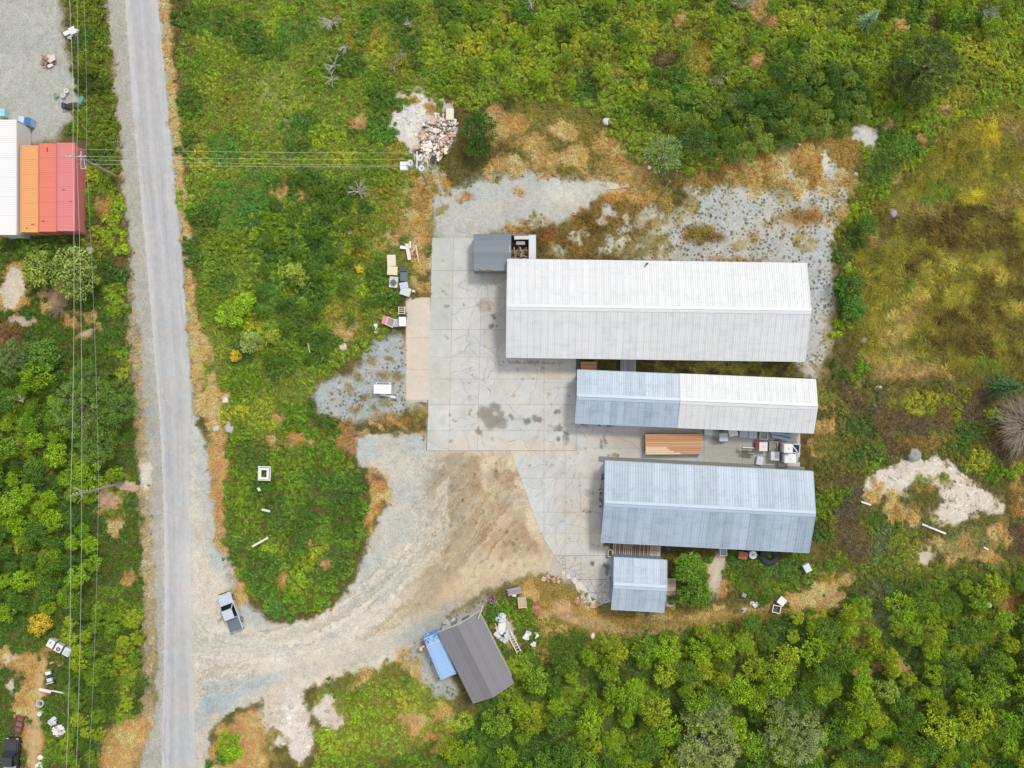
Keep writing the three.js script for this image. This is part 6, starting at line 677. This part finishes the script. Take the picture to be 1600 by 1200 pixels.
{ const t = thing('wooden_box', 'brown-lidded wooden box between warehouse and middle shed', 'wooden box', at(920, 571.5, .9).setY(0)); for (let i = 0; i < 4; i++) mesh('board', box(2.25, .05, .27, 0, .92, (i - 1.5) * .285), mat(['#c99873', '#c08c68', '#cf9f7c', '#ba8663'][i], .85), t); mesh('body', box(2.1, .86, 1.02, 0, .45, 0), mat('#a77f62', .9), t);
  const b = thing('boardwalk', 'grey board crossing from warehouse to middle shed', 'boardwalk', at(981.5, 572, .5).setY(0)); for (let i = 0; i < 5; i++) mesh('board', box(.42, .05, 2.4, (i - 2) * .445, .5, 0), mat(['#a9abb2', '#b2b4ba', '#a0a2a9'][i % 3], .9), b); mesh('joist', merge([-1, 1].map((s) => box(2.2, .4, .1, 0, .25, s * .9))), mat('#77767a', .9), b); }
tub('white box with a dark top at the smallest shed wall', 953.5, 864.5, 7, 11, .7, 0, '#d8d0c0', { open: '#3d3a36', fill: .8, name: 'box', cat: 'box' });
// under the lower shed
tub('grey tray with white sides at the lower shed eave', 1130.5, 862, 11, 13, .7, 3, '#e4e6ea', { open: '#9da6b4', fill: .8, name: 'tray', cat: 'tray' });
tub('rusty brown tank beside the white drum', 1161, 868, 14, 12, .7, -8, '#a0604a', { name: 'tank', cat: 'tank' });
{ const t = thing('drum', 'white octagonal drum between rusty tank and big tyre', 'drum', at(1176.5, 867, .8).setY(0)); mesh('body', cyl(.5, .75, 0, .38, 0, 10), mat('#c9ced4', .5), t); mesh('lid', cyl(.58, .1, 0, .8, 0, 8), mat('#e2e6ea', .4), t); mesh('cap', cyl(.1, .08, -.05, .88, 0, 10), mat('#5f7390', .5), t); }
{ const t = thing('large_tyre', 'very large black tyre lying beside the lower shed', 'tyre', at(1202, 868, .5).setY(0)); mesh('tyre', tf(new THREE.TorusGeometry(.95, .4, 12, 40), 0, .42, 0, Math.PI / 2), mat('#2b3038', .8), t); const g = []; for (let i = 0; i < 26; i++) { const a = i / 26 * 6.283; g.push(box(.34, .1, .14, Math.cos(a) * 1.2, .66, Math.sin(a) * 1.2, -a + .4)); g.push(box(.14, .42, .14, Math.cos(a) * 1.36, .42, Math.sin(a) * 1.36, -a)); } mesh('tread', merge(g), mat('#343a44', .85), t); }
tub('pale box tipped in the grass right of the lower shed', 1261.5, 887.5, 10.5, 13, .9, 28, '#dde0ec', { side: '#aeb4be', name: 'box', cat: 'box' }); tub('plain white box on the straw path', 1221.5, 939.5, 12, 12, .8, -38, '#f3eff2', { side: '#9d948c', name: 'box', cat: 'box' }); tub('white box with a dark hole on the straw path', 1213.5, 952, 13, 12, .8, -12, '#f4eeee', { side: '#9d9088', open: '#5c564f', rim: '#f4eeee', fill: .5, name: 'box', cat: 'box' }); tub('grey metal scrap with white knob in the scrub', 1162.5, 930, 7, 6, .5, -20, '#98a09c', { name: 'scrap', cat: 'scrap' });
// left of the yard
tub('long beige chest, top of the row left of the yard', 611.5, 407, 13.5, 17.5, .8, 2, '#ecdfc8', { name: 'chest', cat: 'chest' }); tub('square beige chest, second of the row left of the yard', 613, 423, 16, 13.5, .8, -3, '#ece0c2', { name: 'chest', cat: 'chest' });
{ const t = thing('washing_machine', 'white machine with round grey drum under the beige chests', 'washing machine', at(614.5, 440.5, .9).setY(0), -.08); mesh('body', rbox(1.15, .85, 1.5, 0, .44, 0, .05), mat('#f2f0ea', .4), t); mesh('drum', tf(new THREE.TorusGeometry(.42, .1, 8, 20), 0, .88, .12, Math.PI / 2), mat('#8f8fa0', .4), t); mesh('drum_well', cyl(.4, .06, 0, .87, .12, 20), mat('#62626f', .5), t); mesh('panel', box(1, .08, .2, 0, .9, -.58), mat('#c9c6bd', .5), t); }
tub('dark blue-grey tub left of the concrete yard', 631, 431, 12, 16, .7, 2, '#68757f', { open: '#6a7a88', fill: .85 }); tub('dark lid leaning at the head of the blue-grey tub', 630.5, 421, 10, 5, .8, 0, '#4f5468', { name: 'lid', cat: 'lid' }); tub('light blue-grey lid below the dark blue-grey tub', 631, 446, 13, 10, .8, 12, '#c6d5e2', { name: 'lid', cat: 'lid' }); tub('tilted whitish tub at the foot of the left yard row', 633.5, 455.5, 16, 13, .75, -18, '#d9dade'); tub('tiny white box beside the tilted whitish tub', 646, 455, 5, 4, .3, 0, '#efe6e0', { name: 'box', cat: 'box' });
{ const t = thing('rack', 'small white frame with rungs above the white square box', 'rack', at(627.5, 485, .6).setY(0)); mesh('rail', merge([-1, 1].map((s) => box(.1, .6, 1.1, s * .42, .3, 0))), mat('#dcdad2', .6), t); for (let i = 0; i < 4; i++) mesh('rung', box(.74, .07, .08, 0, .56, -.42 + i * .28), mat('#e8e6dd', .6), t); }
tub('white square box at the edge of the pink concrete', 628.5, 502.5, 11, 14.5, .8, 0, '#fbfaf9', { name: 'box', cat: 'box' }); tub('faded pink tub among the scrub left of the yard', 602, 500.5, 10, 13, .6, -12, '#e0939a'); tub('brown-topped tub with white rim beside the pink tub', 610, 503.5, 13, 13, .75, -24, '#e6e6e4', { open: '#a3978c', rim: '#ecebe9', fill: .85 }); tub('grey box squeezed beside the brown-topped tub', 618.5, 504.5, 7, 12.5, .6, 0, '#b3b8c2', { name: 'box', cat: 'box' });
{ const t = thing('chest_freezer', 'white chest freezer standing in the small gravel lot', 'chest freezer', at(597.5, 608, .95).setY(0), -.03); mesh('body', rbox(2.4, .88, 1.22, 0, .46, 0, .05), mat('#e6e6e6', .4), t); mesh('lid', rbox(2.46, .1, 1.28, 0, .95, .02, .04), mat('#f8f8f8', .35), t); mesh('handle', box(.3, .04, .06, .75, 1.01, -.25), mat('#c6c8ca', .4), t); mesh('rear_panel', box(2.1, .4, .34, .08, .5, -.8), mat('#d6d6d2', .5), t); mesh('grille', merge([-.6, -.2, .2, .6].map((x) => box(.3, .05, .2, x, .72, -.8))), mat('#77787a', .6), t); }
{ const t = thing('square_frame', 'white nested square frame standing in the green island', 'frame', at(412.5, 740, 1).setY(0), -.03); const ring = (a, b, y, w) => merge([box(a, .12, w, 0, y, b / 2 - w / 2), box(a, .12, w, 0, y, -b / 2 + w / 2), box(w, .12, b - 2 * w, a / 2 - w / 2, y, 0), box(w, .12, b - 2 * w, -a / 2 + w / 2, y, 0)]); mesh('outer_ring', ring(1.75, 2, .85, .14), mat('#e9e9e4', .6), t); mesh('inner_ring', ring(1.36, 1.6, 1, .3), mat('#f2f2ee', .6), t); mesh('leg', merge([[-1, -1], [1, -1], [1, 1], [-1, 1]].map(([x, z]) => box(.1, .9, .1, x * .7, .45, z * .85))), mat('#c9c9c2', .7), t); }
const scraps = (label, px, py, rx, rz, n, cols, seed, h = .3, sz = .4) => { const t = thing('scrap_heap', label, 'scrap', at(px, py, h).setY(0)), r = rng(seed); for (let i = 0; i < n; i++) { const a = r() * 6.28, d = Math.sqrt(r()), w = sz * (.4 + r()), o = mesh('scrap', box(w, .03 + r() * .05, w * (.3 + r() * .7), Math.cos(a) * d * rx * S, .12 + r() * h, Math.sin(a) * d * rz * S, r() * 3, (r() - .5) * .5, (r() - .5) * .5), mat(cols[Math.floor(r() * cols.length)], .8), t); } return t; };
const whites = ['#f0eeee', '#e3e5ea', '#d8dce2', '#f4f2ee'];
scraps('white torn scraps left of the pink tub', 587.5, 512, 3, 7, 12, whites, 1); scraps('splintered wood and scraps right of the beige chests', 645, 392, 7, 9, 18, ['#d9b9a8', '#c9a58e', '#e6d6c4', '#a98470'], 2, .35, .5);
scraps('white plastic and paper scraps behind the dark-roofed house', 783, 968, 6, 8, 18, whites, 3, .3, .6); scraps('crumpled white sheets along the house wall', 785, 990, 10, 12, 22, ['#e6e8ec', '#d3d7dd', '#f2f2f4'], 4, .4, .8); scraps('largest of three white scraps in bushes right of the house', 825, 996, 4, 6, 6, whites, 5, .8, .8); scraps('small white scrap up right of the house', 837, 993, 3, 4, 4, whites, 6, .8, .6); scraps('small white scrap lower right of the house', 834, 1008, 3, 3, 4, ['#dde6ea', '#eef2f2'], 7, .8, .5);
{ const t = thing('ladder', 'white ladder-like frame lying behind the dark-roofed house', 'ladder', at(803, 1003, .6).setY(.5), -63 * deg); mesh('rail', merge([-1, 1].map((s) => box(3.2, .1, .1, 0, .1, s * .3))), mat('#eceef0', .6), t); for (let i = 0; i < 8; i++) mesh('rung', box(.07, .06, .5, -1.4 + i * .4, .1, 0), mat('#e4e6e8', .6), t); }
{ const t = thing('pallet_stack', 'grey plank stack at the edge of the driveway slabs', 'planks', at(803.5, 924, .6).setY(0), 12 * deg); for (let i = 0; i < 5; i++) mesh('plank', box(1.95, .06, .17, (i % 2) * .1, .5 + (i % 3) * .03, (i - 2) * .19), mat(['#a79da0', '#b5abac', '#988f93'][i % 3], .9), t); mesh('bearer', merge([-1, 1].map((s) => box(.1, .46, .9, s * .7, .23, 0))), mat('#7d7473', .9), t); }
tub('tiny white box under the grey plank stack', 803.5, 930, 6, 4, .4, 0, '#f4f2f2', { name: 'box', cat: 'box' }); tub('cream box with a square hole near the grey plank stack', 816, 942, 13, 16, .7, 5, '#ead9b4', { open: '#c3b094', rim: '#ecdcb8', fill: .85, name: 'box', cat: 'box' });
scraps('tangle of red and purple netting above the dark-roofed house', 771, 938, 6.5, 5.5, 26, ['#9a6a78', '#7d6a86', '#b98c90', '#55506a'], 8, .4, .35); scraps('reddish rusted sheet in grass right of the cream box', 838.5, 950, 5, 9, 14, ['#b0686a', '#a35f5c', '#bd7d74'], 9, .25, .5); scraps('orange-brown bucket scraps by the house wall', 771, 980, 3.5, 4, 7, ['#b8663c', '#a85a38'], 10, .5, .4); scraps('light boards heaped at the gable of the dark-roofed house', 708, 972, 14, 4, 16, ['#d3d0cc', '#bdb9b6', '#e0dedb'], 14, .4, .7);
scraps('pale scraps strewn on the scrub below the lower shed', 1180, 945, 7, 4, 12, ['#dfe2d4', '#d2d8d8', '#eef0e4'], 15, .4, .4); scraps('grey scraps in scrub left of the two white path boxes', 1163, 954, 4, 4, 6, ['#c3ccd0', '#d5dadb'], 16, .4, .4);
scraps('junk along the west wall of the long lower shed', 938.5, 775, 1.8, 36, 34, ['#8d8a86', '#b9b7b2', '#6a6662', '#d5d3cf'], 18, .5, .28); scraps('blackish litter beside the wooden platform', 1041, 857, 6, 5, 14, ['#3d3a38', '#57534e', '#6d6860'], 19, .4, .4); scraps('broken brown rubble at the end of the driveway slabs', 862, 905, 14, 5, 26, ['#c9a988', '#e2cfb4', '#8a6a52', '#d8bfa2'], 23, .25, .5);
// lower left yard
{ const mk = (label, px, py, round) => { const t = thing('appliance', label, 'appliance', at(px, py, .9).setY(0), -28 * deg); mesh('body', rbox(.98, .86, 1.12, 0, .44, 0, .05), mat('#e3e8ee', .4), t); const lid = mesh('top', rbox(.96, .05, 1.1, 0, .89, 0, .02), mat('#eff2f5', .35), t); if (round === 1) { mesh('drum', tf(new THREE.TorusGeometry(.24, .06, 8, 20), .06, .93, .1, Math.PI / 2), mat('#3b4046', .5), t); mesh('drum_well', cyl(.2, .03, .06, .92, .1, 18), mat('#aab0b8', .4), t); } if (round === 0) mesh('slot', box(.5, .02, .09, -.1, .925, -.1, 1.2), mat('#565c64', .5), t); if (round === 2) mesh('cover', rbox(.7, .1, .6, .05, .95, .05, .04), mat('#c9d6d2', .5), t); return t; }; mk('discarded white appliance with a slot, left of three', 79, 1006, 0); mk('discarded white appliance with a round dark drum, middle of three', 91, 1013, 1); mk('discarded white appliance half under leaves, right of three', 104, 1019, 2); }
{ const t = thing('machine', 'small grey and white machine beside the sandy track', 'machine', at(77, 1060, .7).setY(0), -76 * deg); mesh('body', rbox(1.8, .4, .6, 0, .35, 0, .06), mat('#5d636b', .6), t); mesh('cover', rbox(.45, .3, .75, -.75, .65, 0, .06), mat('#eef0f2', .4), t); mesh('cover', rbox(.5, .34, .72, .2, .65, 0, .06), mat('#d8dde4', .4), t); mesh('seat', rbox(.42, .2, .6, -.22, .62, 0, .06), mat('#2f353c', .7), t); mesh('handle', box(.12, .1, 1, .62, .8, 0), mat('#e6e2e2', .5), t); for (const x of [-.7, .7]) for (const s of [-1, 1]) mesh('wheel', tf(cyl(.22, .16, 0, 0, 0, 12), x, .22, s * .42, Math.PI / 2), mat('#2b2e33', .8), t); }
{ const t = thing('round_tub', 'open round pale green tub beside the sandy track', 'tub', at(62, 1100, .6).setY(0)); mesh('body', new THREE.CylinderGeometry(.46, .4, .55, 20, 1, true).translate(0, .3, 0), mat('#d5ded6', .5), t); mesh('rim', tf(new THREE.TorusGeometry(.46, .06, 8, 22), 0, .58, 0, Math.PI / 2), mat('#e3e8e0', .4), t); mesh('bottom', cyl(.4, .05, 0, .12, 0, 18), mat('#8ba4a0', .5), t); const u = thing('round_tub', 'upturned pale green tub below the open round one', 'tub', at(61, 1116, .4).setY(0)); mesh('body', cyl(.42, .4, 0, .2, 0, 18, .34), mat('#cfdcd0', .5), u); mesh('bottom', cyl(.33, .03, 0, .41, 0, 18), mat('#d9e4da', .5), u); }
scraps('crumpled silvery sheets right of the sandy track, upper heap', 81, 1128, 7, 5, 16, ['#dfe4ea', '#c6ccd4', '#eef0f2'], 20, .5, .6); scraps('white plastic strips right of the sandy track, lower heap', 91, 1142, 8, 7, 22, ['#f4f2f2', '#e6e2e4', '#fafafa'], 21, .5, .6); scraps('brown debris above the small grey machine', 90, 1036, 12, 4, 14, ['#a8825f', '#8d6a4e', '#bd9a76'], 22, .25, .4);
{ const t = thing('rusty_frame', 'rusty dark red frame with three bays left of the sandy track', 'frame', at(28, 1133, .6).setY(0), 78 * deg); const m = mat('#7a4a48', .85); mesh('rail', merge([-1, 1].map((s) => box(2.4, .2, .12, 0, .5, s * .55))), m, t); for (let i = 0; i < 4; i++) mesh('crossbar', box(.14, .18, 1.2, -1.15 + i * .77, .51, 0), m, t); for (let i = 0; i < 3; i++) mesh('tray', box(.6, .08, .95, -.77 + i * .77, .36, 0), mat(['#8f6660', '#96706a', '#84605c'][i], .9), t); mesh('leg', merge([[-1, -1], [1, -1], [1, 1], [-1, 1]].map(([x, z]) => box(.08, .42, .08, x * 1.1, .21, z * .5))), m, t); }
// upper left yard
scraps('white bulky scraps in weeds, uppermost in the container yard', 111, 52, 7, 7, 14, ['#eeeae8', '#ddd9d6', '#b9d2d6'], 30, .5, .8); scraps('white and rusty wreckage in the container yard', 74, 95, 11, 7, 18, ['#e9e0da', '#a8806a', '#8d8a86', '#d3c4b8'], 31, .5, .8);
for (const [l, x, y, c] of [['white spool, upper one of two in the container yard', 103.5, 142, '#eeeeec'], ['white spool, lower one of two in the container yard', 98.5, 149, '#e6e6e2'], ['green hoop lying in the container yard', 87, 149, '#7fb09a']]) { const t = thing('spool', l, 'spool', at(x, y, .4).setY(0)); mesh('flange', tf(new THREE.TorusGeometry(.27, .08, 8, 20), 0, .4, 0, Math.PI / 2), mat(c, .5), t); mesh('core', cyl(.16, .36, 0, .2, 0, 14), mat(c === '#7fb09a' ? '#9a9c94' : '#bfc2c0', .6), t); }
{ const t = thing('covered_pile', 'long dark pile under black sheeting above the containers', 'covered pile', at(111, 164, .8).setY(0)), r = rng(44); const g = new THREE.SphereGeometry(1, 22, 12, 0, 6.283, 0, 1.57), p = g.attributes.position; for (let i = 0; i < p.count; i++) { const f = .85 + .3 * noise(p.getX(i) * 3 + 4, p.getZ(i) * 3 + 9); p.setXYZ(i, p.getX(i) * f * 1.4, p.getY(i) * f * .8, p.getZ(i) * f * .6); } g.computeVertexNormals(); mesh('black_sheet', g, mat('#3a3d3c', .6), t); mesh('blue_cover', rbox(.5, .5, .8, -1.2, .5, 0, .1), mat('#2c3a5e', .5), t); scraps('small white scraps below the dark covered pile', 122, 172, 4, 3, 6, whites, 45, .3, .5); scraps('crumpled teal sheet right of the dark covered pile', 128, 156, 5, 4, 8, ['#6fc0b0', '#57a598', '#86cdbd'], 46, .5, .6); }
{ const t = thing('blue_bin', 'blue-lidded open bin behind the long white container', 'bin', at(37, 188, 1.2).setY(0), -.15); mesh('body', rbox(1.7, 1, 1.1, 0, .55, 0, .06), mat('#a8cdf0', .5), t); mesh('lid', rbox(.8, .1, 1.1, .5, 1.15, .05, .04), mat('#3f78c0', .45), t); mesh('lid', rbox(.8, .08, 1.1, -.42, 1.13, 0, .04), mat('#c9e0f4', .45), t); }
tub('pale cyan tub at the left edge above the white container', 3, 176, 9, 12, .8, 0, '#a8e0ea');
// the rubbish heap
{ const t = thing('rubbish_heap', 'big heap of mixed household rubbish dumped on pale rock', 'rubbish heap', at(675, 215, .4).setY(0)), r = rng(55), cols = ['#f4ece2', '#efdcc4', '#e8d8cc', '#f6f2ee', '#d9b9a4', '#e6c2b4', '#d8a79c', '#c9ced6', '#f2e8dc', '#f2ece6', '#b4a490', '#4a4644', '#d9c08a', '#f0e2d0', '#f8f4ee', '#f4f2f0', '#ece4da']; const zone = pts('648,238 655,205 668,186 690,178 714,190 713,216 696,240 682,254 665,258 648,252'); let n = 0; while (n < 270) { const x = 645 + r() * 70, y = 178 + r() * 82; if (!inside(zone, x, y)) continue; n++; const p = at(x, y, .4).sub(t.position), w = .18 + r() * r() * .85, g = r() < .2 ? new THREE.IcosahedronGeometry(w * .4, 1).scale(1, .6, .8).rotateY(r() * 6).translate(p.x, .25 + r() * .4, p.z) : box(w, .06 + r() * .3, w * (.4 + r() * .6), p.x, .15 + r() * .5, p.z, r() * 3.1, (r() - .5) * .6, (r() - .5) * .6); mesh('discarded_item', g, mat(cols[Math.floor(r() * cols.length)], .8), t); }
  tub('pale upright cabinet at the top right of the rubbish heap', 703, 178.5, 12, 18, .9, -1, '#e6e4d2', { name: 'cabinet', cat: 'cabinet' }); tub('cream mattress-like slab at the bottom of the rubbish heap', 668, 230, 14, 13, .5, -6, '#faf0dc', { name: 'slab', cat: 'slab' });
  const h = thing('oval_tub', 'olive oval tub tipped in the rubbish heap', 'tub', at(695, 203, .6).setY(.2), -1.2); mesh('body', (() => { const g = new THREE.SphereGeometry(.5, 16, 8, 0, 6.28, 1.57, 1.57).scale(1.1, .5, .6).translate(0, .55, 0); return g; })(), mat('#a8a878', .6), h); mesh('rim', new THREE.TorusGeometry(.5, .05, 6, 22).rotateX(Math.PI / 2).scale(1.1, 1, .6).translate(0, .55, 0), mat('#3f3c38', .6), h); }
// pale rocks
{ const r = rng(88), rock = (label, px, py, s, hex) => { const g = new THREE.IcosahedronGeometry(s, 2), p = g.attributes.position; for (let i = 0; i < p.count; i++) { const f = .75 + .5 * noise(p.getX(i) * 2.5 + px, p.getZ(i) * 2.5 + p.getY(i) * 2 + py); p.setXYZ(i, p.getX(i) * f, p.getY(i) * f * .6, p.getZ(i) * f); } g.computeVertexNormals(); const o = mesh('rock', g, mat(hex, .95)); o.position.copy(at(px, py, .2)).setY(.1); return tag(o, label, 'rock'); };
  rock('round white rock in straw beside the road verge', 352, 626, .45, '#ecdccb'); rock('grey flat rock in straw beside the road verge', 338, 670, .5, '#c6c9c6'); rock('pale rock in the scrub above the small gravel lot', 536, 542, .6, '#dcc6b4'); rock('white rock above the brown weeds of the top gravel', 948, 190, .55, '#dcdcdc'); rock('small white rock right of the round blue-green shrub', 1015, 262, .3, '#f2eeea'); rock('small white rock beyond the darker grey-green shrub', 1114, 253, .3, '#f2eee0'); rock('small white rock at the left of the upper right white rocks', 1249, 225, .3, '#f0ece6'); rock('small rock on the straw edge at upper right', 1338, 272, .35, '#f2eee8'); rock('dark grey stone in dry marsh grass', 1350, 532, .5, '#8d8a88'); rock('grey stone patch by the tall dark bush', 1396, 333, .6, '#a4a8b4'); rock('blue-grey boulder on the rock outcrop', 1429, 712, .9, '#9fa1a0'); rock('grey boulder in bushes left of the yard', 545, 361, .55, '#d8d5d0'); rock('grey boulder below the containers', 141, 391, .6, '#a5a29e'); rock('white stone in bushes at the far lower right', 1545, 946, .4, '#e6e4e0'); rock('white stone in heath above the rock outcrop', 1373, 607, .5, '#d3ccc6'); rock('white stone beside the driveway rim below the house', 926, 994, .4, '#ecdfcc'); rock('rusty rubble stone beside the broken slabs', 902, 940, .5, '#c58c78'); rock('white stone in grass at bottom left corner', 62, 1184, .4, '#f0f0ee'); rock('round white stone beside the black pickup', 61, 1198, .6, '#eef0ee'); }
renderer.render(scene, camera);
